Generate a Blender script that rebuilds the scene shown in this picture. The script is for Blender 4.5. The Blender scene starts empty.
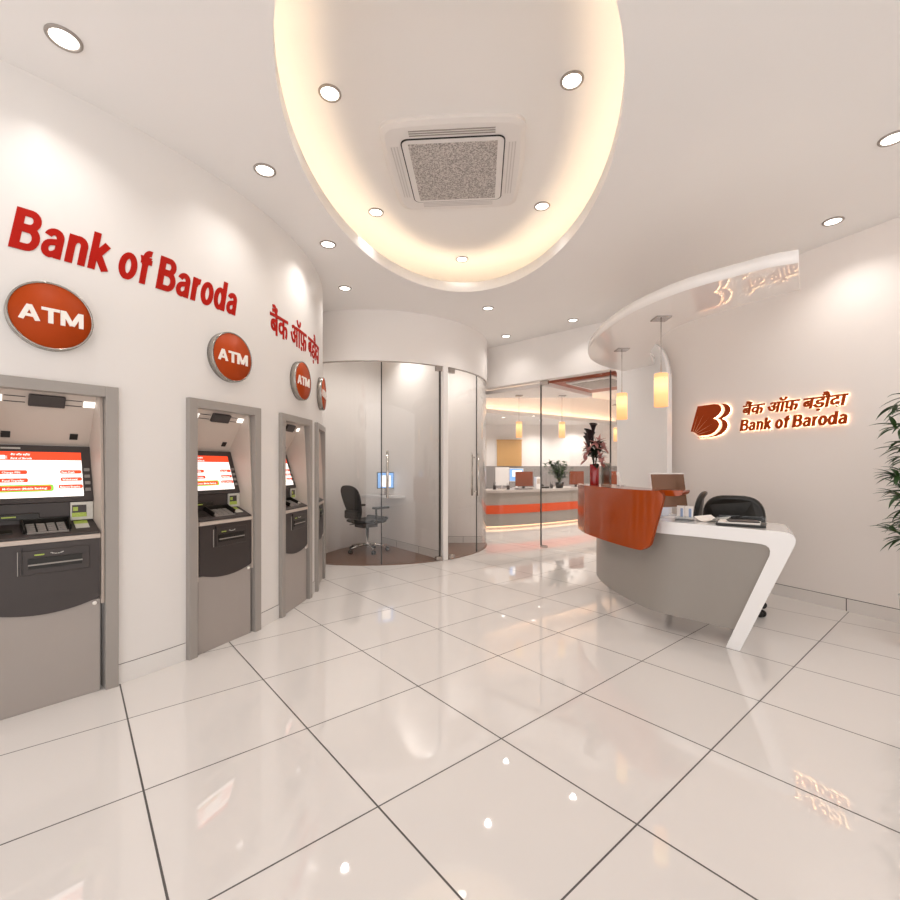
import bpy, bmesh, math, random
from mathutils import Vector, Matrix
PI = math.pi
S = bpy.context.scene
C = S.collection
random.seed(7)
rad = math.radians

# ------------------------------------------------------------------ materials
def lin(h):
    out = []
    for i in (0, 2, 4):
        c = int(h[i:i + 2], 16) / 255
        out.append(c / 12.92 if c <= .04045 else ((c + .055) / 1.055) ** 2.4)
    return (*out, 1)

def mat(name, col, rough=.5, metal=0, coat=0, ior=1.5, noise=0, nscale=8, spec=.5):
    m = bpy.data.materials.new(name); m.use_nodes = True
    nt = m.node_tree; b = nt.nodes['Principled BSDF']
    c = lin(col) if isinstance(col, str) else (*col, 1)
    b.inputs['Base Color'].default_value = c
    b.inputs['Roughness'].default_value = rough
    b.inputs['Metallic'].default_value = metal
    b.inputs['IOR'].default_value = ior
    b.inputs['Coat Weight'].default_value = coat
    b.inputs['Coat Roughness'].default_value = .03
    b.inputs['Specular IOR Level'].default_value = spec
    if noise:
        tc = nt.nodes.new('ShaderNodeTexCoord'); n = nt.nodes.new('ShaderNodeTexNoise')
        n.inputs['Scale'].default_value = nscale; n.inputs['Detail'].default_value = 4
        mx = nt.nodes.new('ShaderNodeMix'); mx.data_type = 'RGBA'
        mx.inputs[6].default_value = tuple(v * (1 - noise) for v in c[:3]) + (1,)
        mx.inputs[7].default_value = tuple(min(1, v * (1 + noise)) for v in c[:3]) + (1,)
        nt.links.new(tc.outputs['Object'], n.inputs['Vector'])
        nt.links.new(n.outputs['Fac'], mx.inputs[0]); nt.links.new(mx.outputs[2], b.inputs['Base Color'])
    return m

def emis(name, col, strength, base=None):
    m = bpy.data.materials.new(name); m.use_nodes = True
    b = m.node_tree.nodes['Principled BSDF']
    c = lin(col) if isinstance(col, str) else (*col, 1)
    b.inputs['Base Color'].default_value = base or c
    b.inputs['Emission Color'].default_value = c
    b.inputs['Emission Strength'].default_value = strength
    b.inputs['Roughness'].default_value = .3
    return m

def glass(name, tint, ior=1.45, rough=0.0):
    m = bpy.data.materials.new(name); m.use_nodes = True
    nt = m.node_tree; nt.nodes.clear()
    out = nt.nodes.new('ShaderNodeOutputMaterial'); mx = nt.nodes.new('ShaderNodeMixShader')
    f = nt.nodes.new('ShaderNodeFresnel')
    ge = nt.nodes.new('ShaderNodeNewGeometry'); mr = nt.nodes.new('ShaderNodeMapRange')   # same reflectance on both faces of the sheet
    mr.inputs[3].default_value = ior; mr.inputs[4].default_value = 1 / ior
    nt.links.new(ge.outputs['Backfacing'], mr.inputs[0]); nt.links.new(mr.outputs[0], f.inputs[0])
    t = nt.nodes.new('ShaderNodeBsdfTransparent'); t.inputs[0].default_value = (*tint, 1)
    g = nt.nodes.new('ShaderNodeBsdfGlossy'); g.inputs['Roughness'].default_value = rough
    nt.links.new(f.outputs[0], mx.inputs[0]); nt.links.new(t.outputs[0], mx.inputs[1])
    nt.links.new(g.outputs[0], mx.inputs[2]); nt.links.new(mx.outputs[0], out.inputs[0])
    return m

M = {}
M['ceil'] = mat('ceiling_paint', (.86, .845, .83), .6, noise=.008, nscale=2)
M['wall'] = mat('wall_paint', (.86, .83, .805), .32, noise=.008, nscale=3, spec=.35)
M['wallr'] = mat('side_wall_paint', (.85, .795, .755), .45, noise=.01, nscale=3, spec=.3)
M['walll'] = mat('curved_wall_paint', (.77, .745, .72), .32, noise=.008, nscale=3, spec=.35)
M['skirt'] = mat('skirting_tile', (.76, .74, .715), .15)
M['skirtr'] = mat('skirting_tile_beige', (.78, .735, .70), .15)
M['joint'] = mat('dark_joint', '4a4340', .6)
M['canopy'] = mat('gloss_white_laminate', (.90, .87, .845), .0, ior=1.45)
M['white'] = mat('solid_surface_white', (.86, .85, .84), .12, coat=.4)
M['grey'] = mat('grey_laminate', '969089', .35, noise=.03, nscale=5)
M['frame'] = mat('atm_frame_grey', '9c9690', .4, metal=0, noise=.02)
M['beige'] = mat('atm_shell_beige', 'c4b7ac', .4, noise=.02)
M['atmlow'] = mat('atm_lower_grey', 'a29a94', .35, noise=.02)
M['dark'] = mat('atm_charcoal', '3b3432', .35, noise=.05)
M['black'] = mat('black_plastic', '17140f', .35)
M['blackmesh'] = mat('black_upholstery', '141110', .55, noise=.2, nscale=60)
M['silver'] = mat('silver_metal', 'b9b2ad', .25, metal=.9)
M['chrome'] = mat('chrome', 'd8d4d0', .08, metal=1)
M['trimring'] = mat('downlight_rim', '9d948c', .5)
M['orange'] = mat('burnt_orange_laminate', 'a0420f', .15, coat=.3, noise=.05, nscale=3)
M['signorange'] = mat('sign_orange', 'b0420c', .55, noise=.02, spec=.2)
M['signrim'] = mat('sign_rim', 'a39d96', .25, metal=.7)
M['signwhite'] = mat('sign_letter_white', 'f4efe8', .4)
M['red'] = mat('lettering_red', 'ac1607', .6, spec=.15)
M['brown'] = mat('lettering_brown', 'a23c0c', .4, spec=.2)
M['brownscreen'] = mat('monitor_back_brown', '7f3f26', .15, coat=.3)
M['monback'] = mat('monitor_back_bronze', '7d5c49', .12, metal=.5, coat=.2)
M['vase'] = mat('red_vase_glaze', '98060f', .08, coat=.6)
M['lilydark'] = mat('dark_calla', '1c0a0c', .45)
M['lilypink'] = mat('dusky_pink_petal', 'b37c76', .5, noise=.3, nscale=30)
M['leafdark'] = mat('dark_leaf', '1c2414', .45, noise=.3, nscale=20)
M['leaf'] = mat('bamboo_leaf', '2a4a1c', .4, noise=.45, nscale=14)
M['stem'] = mat('green_stem', '5b6a33', .5)
M['pot'] = mat('planter_white', (.8, .78, .76), .2)
M['soil'] = mat('soil', '2a1d14', .9, noise=.4, nscale=60)
M['paper'] = mat('paper_white', 'f2eee8', .6)
M['paperblue'] = mat('printed_card_blue', '8fa3c4', .5, noise=.3, nscale=80)
M['acpanel'] = mat('ac_panel_white', (.78, .755, .735), .5)
M['aclouvre'] = mat('ac_louvre_grey', (.62, .59, .57), .5)
M['grille'] = mat('ac_grille', (.5, .47, .45), .6)
M['acline'] = mat('ac_black_gasket', '1c1918', .5)
M['blind'] = mat('wood_blind', 'cfa56c', .5, noise=.12, nscale=25)
M['pin'] = mat('grey_pinboard', '8f8a88', .7, noise=.15, nscale=60)
M['orangepaint'] = mat('orange_bulkhead', 'a84a1a', .3, coat=.2)
M['glassb'] = glass('booth_glass', (.93, .925, .92), 1.5)
M['glassr'] = glass('partition_glass', (.97, .96, .955), 1.45)
M['acrylic'] = glass('clear_acrylic', (.9, .92, .93), 1.45)
M['seam'] = mat('glass_edge_dark', '3a3634', .3)
M['lamp'] = emis('downlight_lamp', (1, .95, .87), 5)
M['led'] = emis('led_strip_warm', (1, .785, .55), 10.5)
M['ledback'] = emis('led_strip_peach', (1, .66, .40), 15)
M['plinthglow'] = emis('plinth_led', (1, .62, .36), 1.6)
M['halo'] = emis('letter_backlight', (1, .79, .50), 5)
M['scrwhite'] = emis('screen_white', (1, .96, .93), .74)
M['scrred'] = emis('screen_red', (.80, .06, .015), .66)
M['scrgreen'] = emis('screen_green', (.20, .50, .05), .75)
M['scrblue'] = emis('screen_blue', (.16, .33, .62), .95)
M['atmlight'] = emis('atm_task_light', (1, .97, .93), .9)
M['key'] = mat('key_metal', '8f8a85', .4)
M['green'] = mat('sticker_green', 'a9bd54', .4, noise=.4, nscale=120)
M['sticker'] = mat('sticker_silver', 'c9c6bd', .3, noise=.15, nscale=60)

# speckled AC grille
def _grille():
    nt = M['grille'].node_tree; b = nt.nodes['Principled BSDF']
    tc = nt.nodes.new('ShaderNodeTexCoord'); v = nt.nodes.new('ShaderNodeTexNoise')
    v.inputs['Scale'].default_value = 115; v.inputs['Detail'].default_value = 1
    r = nt.nodes.new('ShaderNodeValToRGB')
    r.color_ramp.elements[0].position = .38; r.color_ramp.elements[0].color = (.26, .24, .225, 1)
    r.color_ramp.elements[1].position = .62; r.color_ramp.elements[1].color = (.62, .58, .55, 1)
    nt.links.new(tc.outputs['Object'], v.inputs['Vector']); nt.links.new(v.outputs['Fac'], r.inputs[0])
    nt.links.new(r.outputs[0], b.inputs['Base Color'])
_grille()

# pendant shade: lit cylinder, a bulb's glow painted as a ramp brightest above middle
def pendant_mat():
    m = bpy.data.materials.new('amber_lit_shade'); m.use_nodes = True
    nt = m.node_tree; b = nt.nodes['Principled BSDF']
    tc = nt.nodes.new('ShaderNodeTexCoord'); sp = nt.nodes.new('ShaderNodeSeparateXYZ')
    nt.links.new(tc.outputs['Object'], sp.inputs[0])
    r = nt.nodes.new('ShaderNodeValToRGB'); e = r.color_ramp.elements
    mp = nt.nodes.new('ShaderNodeMapRange'); mp.inputs[1].default_value = -.13; mp.inputs[2].default_value = .13
    nt.links.new(sp.outputs[2], mp.inputs[0]); nt.links.new(mp.outputs[0], r.inputs[0])
    e[0].position = 0; e[0].color = (.80, .36, .14, 1)
    e[1].position = .32; e[1].color = (.92, .48, .19, 1)
    for p, c in ((.62, (1.05, .80, .36, 1)), (.8, (1.0, .74, .32, 1)), (.87, (.82, .42, .17, 1)), (1, (.78, .38, .15, 1))):
        x = e.new(p); x.color = c
    nt.links.new(r.outputs[0], b.inputs['Emission Color']); b.inputs['Emission Strength'].default_value = 1.0
    b.inputs['Base Color'].default_value = (.5, .3, .15, 1); b.inputs['Roughness'].default_value = .2
    return m
M['shade'] = pendant_mat()

# polished tile floor, 60 cm tiles laid at an angle to the view
def floor_mat():
    m = bpy.data.materials.new('polished_floor_tile'); m.use_nodes = True
    nt = m.node_tree; b = nt.nodes['Principled BSDF']; L = nt.links
    yaw, tx, tz, T = -.875, -2.455, 3.448, .6
    c, s = math.cos(yaw), math.sin(yaw)
    g = nt.nodes.new('ShaderNodeNewGeometry')
    def dotn(vec, off):
        d = nt.nodes.new('ShaderNodeVectorMath'); d.operation = 'DOT_PRODUCT'; d.inputs[1].default_value = vec
        L.new(g.outputs['Position'], d.inputs[0])
        a = nt.nodes.new('ShaderNodeMath'); a.operation = 'ADD'; a.inputs[1].default_value = off
        L.new(d.outputs['Value'], a.inputs[0]); return a
    def line(a, w):
        h = nt.nodes.new('ShaderNodeMath'); h.operation = 'PINGPONG'; h.inputs[1].default_value = .5
        L.new(a.outputs[0], h.inputs[0])
        k = nt.nodes.new('ShaderNodeMath'); k.operation = 'LESS_THAN'; k.inputs[1].default_value = w / 2 / T
        L.new(h.outputs[0], k.inputs[0]); return k
    A = dotn((c / T, s / T, 0), -(c * tx + s * tz) + 40)
    B = dotn((-s / T, c / T, 0), -(-s * tx + c * tz) + 40)
    la, lb = line(A, .0058), line(B, .0066)
    mx = nt.nodes.new('ShaderNodeMath'); mx.operation = 'MAXIMUM'
    L.new(la.outputs[0], mx.inputs[0]); L.new(lb.outputs[0], mx.inputs[1])
    fa = nt.nodes.new('ShaderNodeMath'); fa.operation = 'FLOOR'; L.new(A.outputs[0], fa.inputs[0])
    fb = nt.nodes.new('ShaderNodeMath'); fb.operation = 'FLOOR'; L.new(B.outputs[0], fb.inputs[0])
    cb = nt.nodes.new('ShaderNodeCombineXYZ'); L.new(fa.outputs[0], cb.inputs[0]); L.new(fb.outputs[0], cb.inputs[1])
    wn = nt.nodes.new('ShaderNodeTexWhiteNoise'); L.new(cb.outputs[0], wn.inputs['Vector'])
    tone = nt.nodes.new('ShaderNodeMix'); tone.data_type = 'RGBA'
    tone.inputs[6].default_value = (.765, .735, .71, 1); tone.inputs[7].default_value = (.785, .755, .73, 1)
    L.new(wn.outputs['Value'], tone.inputs[0])
    col = nt.nodes.new('ShaderNodeMix'); col.data_type = 'RGBA'; col.inputs[7].default_value = (.055, .048, .044, 1)
    L.new(mx.outputs[0], col.inputs[0]); L.new(tone.outputs[2], col.inputs[6]); L.new(col.outputs[2], b.inputs['Base Color'])
    ro = nt.nodes.new('ShaderNodeMath'); ro.operation = 'MULTIPLY_ADD'; ro.inputs[1].default_value = .5; ro.inputs[2].default_value = .025
    L.new(mx.outputs[0], ro.inputs[0]); L.new(ro.outputs[0], b.inputs['Roughness'])
    b.inputs['IOR'].default_value = 1.8
    return m
M['floor'] = floor_mat()

def wood_mat():
    m = bpy.data.materials.new('brown_wood_floor'); m.use_nodes = True
    nt = m.node_tree; b = nt.nodes['Principled BSDF']
    tc = nt.nodes.new('ShaderNodeTexCoord'); mp = nt.nodes.new('ShaderNodeMapping'); mp.inputs['Scale'].default_value = (1.2, 14, 1)
    n = nt.nodes.new('ShaderNodeTexNoise'); n.inputs['Scale'].default_value = 3; n.inputs['Detail'].default_value = 5
    r = nt.nodes.new('ShaderNodeValToRGB')
    r.color_ramp.elements[0].color = lin('5c3b28'); r.color_ramp.elements[1].color = lin('80583f')
    nt.links.new(tc.outputs['Object'], mp.inputs[0]); nt.links.new(mp.outputs[0], n.inputs['Vector'])
    nt.links.new(n.outputs['Fac'], r.inputs[0]); nt.links.new(r.outputs[0], b.inputs['Base Color'])
    b.inputs['Roughness'].default_value = .3
    return m
M['wood'] = wood_mat()

# ------------------------------------------------------------------ mesh builder
class MB:
    def __init__(s): s.v = []; s.f = []; s.m = []; s.s = []
    def add(s, vs, fs, mi=0, smooth=False, fn=None):
        o = len(s.v)
        s.v += [tuple(fn(*p)) if fn else tuple(p) for p in vs]
        for f in fs: s.f.append([i + o for i in f]); s.m.append(mi); s.s.append(smooth)
        return s
    def box(s, c, d, rz=0, mi=0, rx=0, fn=None):
        R = Matrix.Rotation(rz, 3, 'Z') @ Matrix.Rotation(rx, 3, 'X')
        vs = [Vector(c) + R @ Vector((x * d[0] / 2, y * d[1] / 2, z * d[2] / 2)) for x in (-1, 1) for y in (-1, 1) for z in (-1, 1)]
        return s.add(vs, [(0, 1, 3, 2), (4, 6, 7, 5), (0, 4, 5, 1), (2, 3, 7, 6), (0, 2, 6, 4), (1, 5, 7, 3)], mi, fn=fn)
    def prism(s, poly, z0, z1, mi=0, fn=None, smooth=False):
        n = len(poly)
        vs = [(x, y, z0) for x, y in poly] + [(x, y, z1) for x, y in poly]
        s.add(vs, [tuple(range(n - 1, -1, -1)), tuple(range(n, 2 * n))], mi, False, fn)
        o = len(s.v) - 2 * n
        for i in range(n):
            s.f.append([o + i, o + (i + 1) % n, o + n + (i + 1) % n, o + n + i]); s.m.append(mi); s.s.append(smooth)
        return s
    def lathe(s, prof, seg=32, c=(0, 0, 0), mi=0, smooth=True, fn=None):
        vs = []; fs = []; n = len(prof)
        for k in range(seg):
            a = 2 * PI * k / seg
            for r, z in prof: vs.append((c[0] + r * math.cos(a), c[1] + r * math.sin(a), c[2] + z))
        for k in range(seg):
            q = (k + 1) % seg
            for i in range(n - 1): fs.append((k * n + i, q * n + i, q * n + i + 1, k * n + i + 1))
        s.add(vs, fs, mi, smooth, fn)
        for i, rev in ((0, True), (n - 1, False)):
            if prof[i][0] > 1e-5:
                o = len(s.v) - seg * n
                idx = [o + k * n + i for k in range(seg)]
                s.f.append(idx[::-1] if rev else idx); s.m.append(mi); s.s.append(False)
        return s
    def tube(s, path, r, seg=8, mi=0, taper=None):
        P = [Vector(p) for p in path]; n = len(P); vs = []; fs = []
        up = Vector((0, 0, 1))
        for i, p in enumerate(P):
            d = (P[min(i + 1, n - 1)] - P[max(i - 1, 0)]).normalized()
            a = d.cross(up)
            if a.length < 1e-3: a = d.cross(Vector((1, 0, 0)))
            a.normalize(); b = d.cross(a).normalized()
            rr = r if taper is None else r * (1 + (taper - 1) * i / (n - 1))
            for k in range(seg):
                t = 2 * PI * k / seg; vs.append(p + a * math.cos(t) * rr + b * math.sin(t) * rr)
        for i in range(n - 1):
            for k in range(seg):
                q = (k + 1) % seg; fs.append((i * seg + k, i * seg + q, (i + 1) * seg + q, (i + 1) * seg + k))
        s.add(vs, fs, mi, True)
        o = len(s.v) - n * seg
        s.f.append([o + k for k in range(seg)][::-1]); s.m.append(mi); s.s.append(False)
        s.f.append([o + (n - 1) * seg + k for k in range(seg)]); s.m.append(mi); s.s.append(False)
        return s
    def loft(s, rings, mi=0, smooth=True, closed=True, caps=True):
        n = len(rings[0]); vs = [p for r in rings for p in r]; fs = []
        for i in range(len(rings) - 1):
            for k in range(n if closed else n - 1):
                q = (k + 1) % n; fs.append((i * n + k, i * n + q, (i + 1) * n + q, (i + 1) * n + k))
        s.add(vs, fs, mi, smooth)
        if caps and closed:
            o = len(s.v) - len(vs)
            s.f.append([o + k for k in range(n)][::-1]); s.m.append(mi); s.s.append(False)
            s.f.append([o + (len(rings) - 1) * n + k for k in range(n)]); s.m.append(mi); s.s.append(False)
        return s
    def build(s, name, mats, parent=None, bevel=0, seg=2, loc=None, fix=True):
        me = bpy.data.meshes.new(name)
        me.from_pydata([tuple(v) for v in s.v], [], s.f)
        for m in (mats if isinstance(mats, (list, tuple)) else [mats]): me.materials.append(m)
        me.polygons.foreach_set('material_index', s.m); me.polygons.foreach_set('use_smooth', s.s)
        if fix:
            bm = bmesh.new(); bm.from_mesh(me); bmesh.ops.recalc_face_normals(bm, faces=bm.faces); bm.to_mesh(me); bm.free()
        me.update()
        o = bpy.data.objects.new(name, me); C.objects.link(o)
        if parent: o.parent = parent
        if loc: o.location = loc
        if bevel:
            b = o.modifiers.new('edge', 'BEVEL'); b.width = bevel; b.segments = seg; b.limit_method = 'ANGLE'; b.angle_limit = rad(40)
        return o

def tag(o, label, cat, group=None):
    o['label'] = label; o['category'] = cat
    if group: o['group'] = group
    return o
def struct(o): o['kind'] = 'structure'; return o
def thing(name, label, cat, loc=(0, 0, 0), rz=0, group=None):
    o = bpy.data.objects.new(name, None); C.objects.link(o); o.empty_display_size = .1
    o.location = loc; o.rotation_euler = (0, 0, rz)
    return tag(o, label, cat, group)
KIDS = {}
def copy_tree(src, loc, rz, label, group=None):
    def cp(o, par):
        c = o.copy(); C.objects.link(c)
        if par is not None: c.parent = par
        for k in [x for x in bpy.data.objects if x.parent == o]: cp(k, c)
        return c
    c = cp(src, None); c.location = loc; c.rotation_euler = (0, 0, rz); c['label'] = label
    if group: c['group'] = group
    return c
def catmull(P, n=8):
    out = []; P = [Vector(p) for p in P]
    for i in range(len(P) - 1):
        p0 = P[i - 1] if i else P[0] * 2 - P[1]; p1, p2 = P[i], P[i + 1]
        p3 = P[i + 2] if i + 2 < len(P) else P[-1] * 2 - P[-2]
        for k in range(n):
            t = k / n
            out.append(.5 * (2 * p1 + (p2 - p0) * t + (2 * p0 - 5 * p1 + 4 * p2 - p3) * t * t + (3 * p1 - p0 - 3 * p2 + p3) * t ** 3))
    out.append(P[-1]); return out
def wall_strip(path, z0, z1, th, side=1):
    """a standing wall along a plan polyline, thickness to its left (side=1) or right (-1)"""
    P = [Vector(p) for p in path]; n = len(P); N = []
    for i in range(n):
        d = (P[min(i + 1, n - 1)] - P[max(i - 1, 0)]).normalized(); N.append(Vector((-d.y, d.x)) * side * th)
    b = MB()
    b.loft([[(p.x, p.y, z0), (p.x, p.y, z1), (p.x + q.x, p.y + q.y, z1), (p.x + q.x, p.y + q.y, z0)] for p, q in zip(P, N)], smooth=False)
    return b

# ------------------------------------------------------------------ lettering
def arcp(cx, cy, rx, ry, a0, a1, n=10):
    return [(cx + rx * math.cos(rad(a0 + (a1 - a0) * i / n)), cy + ry * math.sin(rad(a0 + (a1 - a0) * i / n))) for i in range(n + 1)]
W = .19
GL = {  # letter: (advance, [(points, width)])
 'B': (.62, [([(.1, 0), (.1, 1)], .20), ([(.02, .915), (.30, .915)] + arcp(.31, .735, .155, .18, 90, -90) + [(.1, .555)], .17), ([(.1, .525), (.33, .525)] + arcp(.34, .305, .165, .22, 90, -90) + [(.02, .085)], .17)]),
 'a': (.54, [([(.385, 0), (.385, .48)] + arcp(.245, .50, .14, .155, 0, 165), .17), ([(.385, .43), (.27, .40)] + arcp(.215, .225, .125, .155, 100, 270) + [(.3, .10), (.385, .2)], .155)]),
 'n': (.54, [([(.1, 0), (.1, .74)], .18), ([(.1, .48)] + arcp(.255, .50, .14, .155, 160, 0) + [(.395, 0)], .175)]),
 'k': (.52, [([(.1, 0), (.1, 1)], .18), ([(.08, .25), (.40, .74)], .19), ([(.20, .42), (.44, 0)], .19)]),
 'o': (.55, [(arcp(.265, .37, .165, .30, 0, 360, 28), .175)]),
 'f': (.365, [([(.17, 0), (.17, .80)] + arcp(.30, .80, .13, .125, 180, 80), .175), ([(.03, .66), (.36, .66)], .15)]),
 'r': (.345, [([(.1, 0), (.1, .74)], .18), ([(.1, .46)] + arcp(.27, .46, .15, .19, 170, 80), .175)]),
 'd': (.56, [([(.42, 0), (.42, 1)], .18), (arcp(.235, .37, .155, .295, 0, 360, 24), .165)]),
 'A': (.86, [([(.08, 0), (.40, 1)], .21), ([(.40, 1), (.72, 0)], .21), ([(.16, .30), (.64, .30)], .18)]),
 'T': (.76, [([(.0, .905), (.74, .905)], .19), ([(.37, 0), (.37, .92)], .21)]),
 'M': (.96, [([(.1, 0), (.1, 1)], .2), ([(.86, 0), (.86, 1)], .2), ([(.13, 1), (.48, .08)], .21), ([(.83, 1), (.48, .08)], .21)]),
 ' ': (.22, []),
}
def stroke_mesh(b, pts, w, d0, d1, fn, mi=0, clip=None):
    P = [Vector(p) for p in pts]; n = len(P); L = []; R = []
    closed = (P[0] - P[-1]).length < 1e-4
    for i in range(n):
        if closed and i in (0, n - 1): d1_ = (P[1] - P[0]).normalized(); d0_ = (P[-1] - P[-2]).normalized()
        else:
            d0_ = (P[i] - P[i - 1]).normalized() if i else (P[1] - P[0]).normalized()
            d1_ = (P[i + 1] - P[i]).normalized() if i < n - 1 else d0_
        t = (d0_ + d1_).normalized(); nn = Vector((-t.y, t.x)); k = w / 2 / max(.5, nn.dot(Vector((-d1_.y, d1_.x))))
        L.append(P[i] + nn * k); R.append(P[i] - nn * k)
    if clip:
        for V in (L, R):
            for p in V: p.y = min(max(p.y, clip[0]), clip[1])
    vs = []; fs = []
    for i in range(n):
        vs += [(L[i].x, L[i].y, d0), (R[i].x, R[i].y, d0), (R[i].x, R[i].y, d1), (L[i].x, L[i].y, d1)]
    for i in range(n - 1):
        a, c = 4 * i, 4 * i + 4
        for k in range(4):
            q = (k + 1) % 4; fs.append((a + k, a + q, c + q, c + k))
    if not closed:
        fs.append((3, 2, 1, 0)); fs.append(tuple(4 * (n - 1) + k for k in range(4)))
    b.add(vs, fs, mi, False, fn)
def letter_text(b, text, length, height, d0, d1, place, shear=0, mi=0, grow=0):
    """hand-drawn bold letters; place(u, v, d) puts them on their surface"""
    tot = sum(GL[c][0] for c in text); sx = length / tot; x = 0
    for c in text:
        adv, st = GL[c]
        for si, (pts, w) in enumerate(st):
            dense = []; e_ = .0005 * si + .00025 * (len(GL) and (text[:1] != c))
            for i in range(len(pts) - 1):
                a, e = Vector(pts[i]), Vector(pts[i + 1]); k = max(1, int((e - a).length / .25))
                dense += [tuple(a + (e - a) * j / k) for j in range(k)]
            dense.append(pts[-1])
            stroke_mesh(b, dense, w + grow, d0, d1 + e_, lambda u, v, d, x=x: place((u + x) * sx + shear * v * height, v * height, d), mi, clip=(-.012, 1.0 if c != 'o' else 1.0))
        x += adv
def font_text(b, text, length, height, d0, d1, place, shear=0, mi=0, offset=0, copies=(0,)):
    """text through the built-in face, turned into a plain mesh; height is the font size"""
    cu = bpy.data.curves.new('glyphs', 'FONT'); cu.body = text; cu.size = 1; cu.resolution_u = 3; cu.offset = offset
    cu.extrude = .5
    o = bpy.data.objects.new('glyphs', cu); C.objects.link(o); bpy.context.view_layer.update()
    me = o.to_mesh()
    xs = [v.co.x for v in me.vertices]; x0, x1 = min(xs), max(xs)
    sx = length / (x1 - x0)
    vs = [v.co.copy() for v in me.vertices]; fs = [tuple(p.vertices) for p in me.polygons]
    for ci, dx in enumerate(copies):
        b.add([((p.x - x0 + dx) * sx + shear * p.y * height, p.y * height, d0 + (p.z + .5) * (d1 + .0006 * ci - d0)) for p in vs], fs, mi, False, place)
    o.to_mesh_clear(); bpy.data.objects.remove(o); bpy.data.curves.remove(cu)

# ================================================================== SETTING
FLOOR = [(-6, -2.5), (7, -2.5), (7, 12.8), (-6, 12.8)]
b = MB(); b.prism(FLOOR, -.05, 0); struct(b.build('floor', M['floor']))

# main ceiling with the oval opening
H = 3.0
EC, EA, EB, ER = Vector((.0495, 3.031)), 1.744, .958, rad(-4.4)
def ell(t, off=0):
    p = Vector(((EB + off) * math.cos(t), (EA + off) * math.sin(t)))
    return EC + Vector((p.x * math.cos(ER) - p.y * math.sin(ER), p.x * math.sin(ER) + p.y * math.cos(ER)))
def rect_hit(p):
    d = p - EC; ks = []
    for lo, hi, c, q in ((-6, 7, EC.x, d.x), (-2.5, 12.8, EC.y, d.y)):
        if abs(q) > 1e-9: ks.append(((hi if q > 0 else lo) - c) / q)
    return EC + d * min(ks)
ts = [2 * PI * i / 120 for i in range(120)]
for cx, cy in FLOOR:
    d = Vector((cx, cy)) - EC
    q = Vector((d.x * math.cos(-ER) - d.y * math.sin(-ER), d.x * math.sin(-ER) + d.y * math.cos(-ER)))
    ts.append(math.atan2(q.y / EA, q.x / EB) % (2 * PI))
ts.sort()
b = MB(); n = len(ts)
inn = [ell(t) for t in ts]; out = [rect_hit(p) for p in inn]
b.add([(p.x, p.y, H) for p in inn] + [(p.x, p.y, H) for p in out], [(i, (i + 1) % n, n + (i + 1) % n, n + i) for i in range(n)])
b.add([(p.x, p.y, H + .4) for p in out] + [(p.x, p.y, H) for p in out], [(i, (i + 1) % n, n + (i + 1) % n, n + i) for i in range(n)])
b.add([(p.x, p.y, H + .4) for p in out], [tuple(range(n))])
struct(b.build('ceiling', M['ceil'], fix=False))
# lip, cove shelf, riser and the raised oval panel
TZ = 3.34
b = MB(); t2 = [2 * PI * i / 160 for i in range(160)]
def ring(off, z): return [(*ell(t, off), z) for t in t2]
b.loft([ring(0, H), ring(0, H + .098), ring(.02, H + .098), ring(.02, H + .01), ring(.62, H + .01), ring(.64, TZ - .03), ring(.61, TZ)], smooth=True, caps=False)
b.add(ring(.61, TZ), [tuple(range(160))])
o = struct(b.build('ceiling_recess', M['ceil'], fix=False))
b = MB(); b.loft([ring(.10, H + .015), ring(.10, H + .027), ring(.12, H + .027), ring(.12, H + .015), ring(.10, H + .015)], caps=False)
b.build('led_strip', M['led'], o)

# left curved wall, with the openings the machines stand in
WC, WR = Vector((-4.144, 4.042)), 2.896
def wl(a, r=0): return Vector((WC.x + (WR + r) * math.cos(rad(a)), WC.y + (WR + r) * math.sin(rad(a))))
ATM = [-40.2, -22.0, -6.15, 8.3]
HALF = 4.75
angs = sorted(set([a for a in range(-90, 71, 1)] + [c + s * HALF for c in ATM for s in (-1, 1)]))
b = MB()
for a0, a1 in zip(angs, angs[1:]):
    mid = (a0 + a1) / 2
    z0 = 1.53 if any(abs(mid - c) < HALF for c in ATM) else 0
    p, q, r, s_ = wl(a0), wl(a1), wl(a1, -.1), wl(a0, -.1)
    b.add([(p.x, p.y, z0), (q.x, q.y, z0), (q.x, q.y, H), (p.x, p.y, H), (s_.x, s_.y, z0), (r.x, r.y, z0), (r.x, r.y, H), (s_.x, s_.y, H)],
          [(0, 1, 2, 3), (5, 4, 7, 6), (0, 4, 5, 1), (0, 3, 7, 4), (1, 5, 6, 2)], 0, False)
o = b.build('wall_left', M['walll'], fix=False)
bm = bmesh.new(); bm.from_mesh(o.data); bmesh.ops.remove_doubles(bm, verts=bm.verts, dist=1e-5)
for f in bm.faces: f.smooth = True
bm.to_mesh(o.data); bm.free()
es = o.modifiers.new('split', 'EDGE_SPLIT'); es.split_angle = rad(30)
struct(o)
b = MB()
for lo, hi in [(-90, -45.8), (-34.6, -27.6), (-16.4, -11.75), (-.55, 2.7), (13.9, 60)]:
    k = max(2, int((hi - lo) / 1.5)); A = [lo + (hi - lo) * i / k for i in range(k + 1)]
    b.loft([[(*wl(a, -.01), 0), (*wl(a, .005), 0), (*wl(a, .005), .098), (*wl(a, .003), .1005), (*wl(a, -.01), .1005)] for a in A], smooth=False)
    b.loft([[(*wl(a, -.01), .1005), (*wl(a, .0012), .1005), (*wl(a, .0012), .1035), (*wl(a, -.01), .1035)] for a in A], mi=1, smooth=False)
struct(b.build('baseboard_left', [M['skirt'], M['joint']]))

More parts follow.
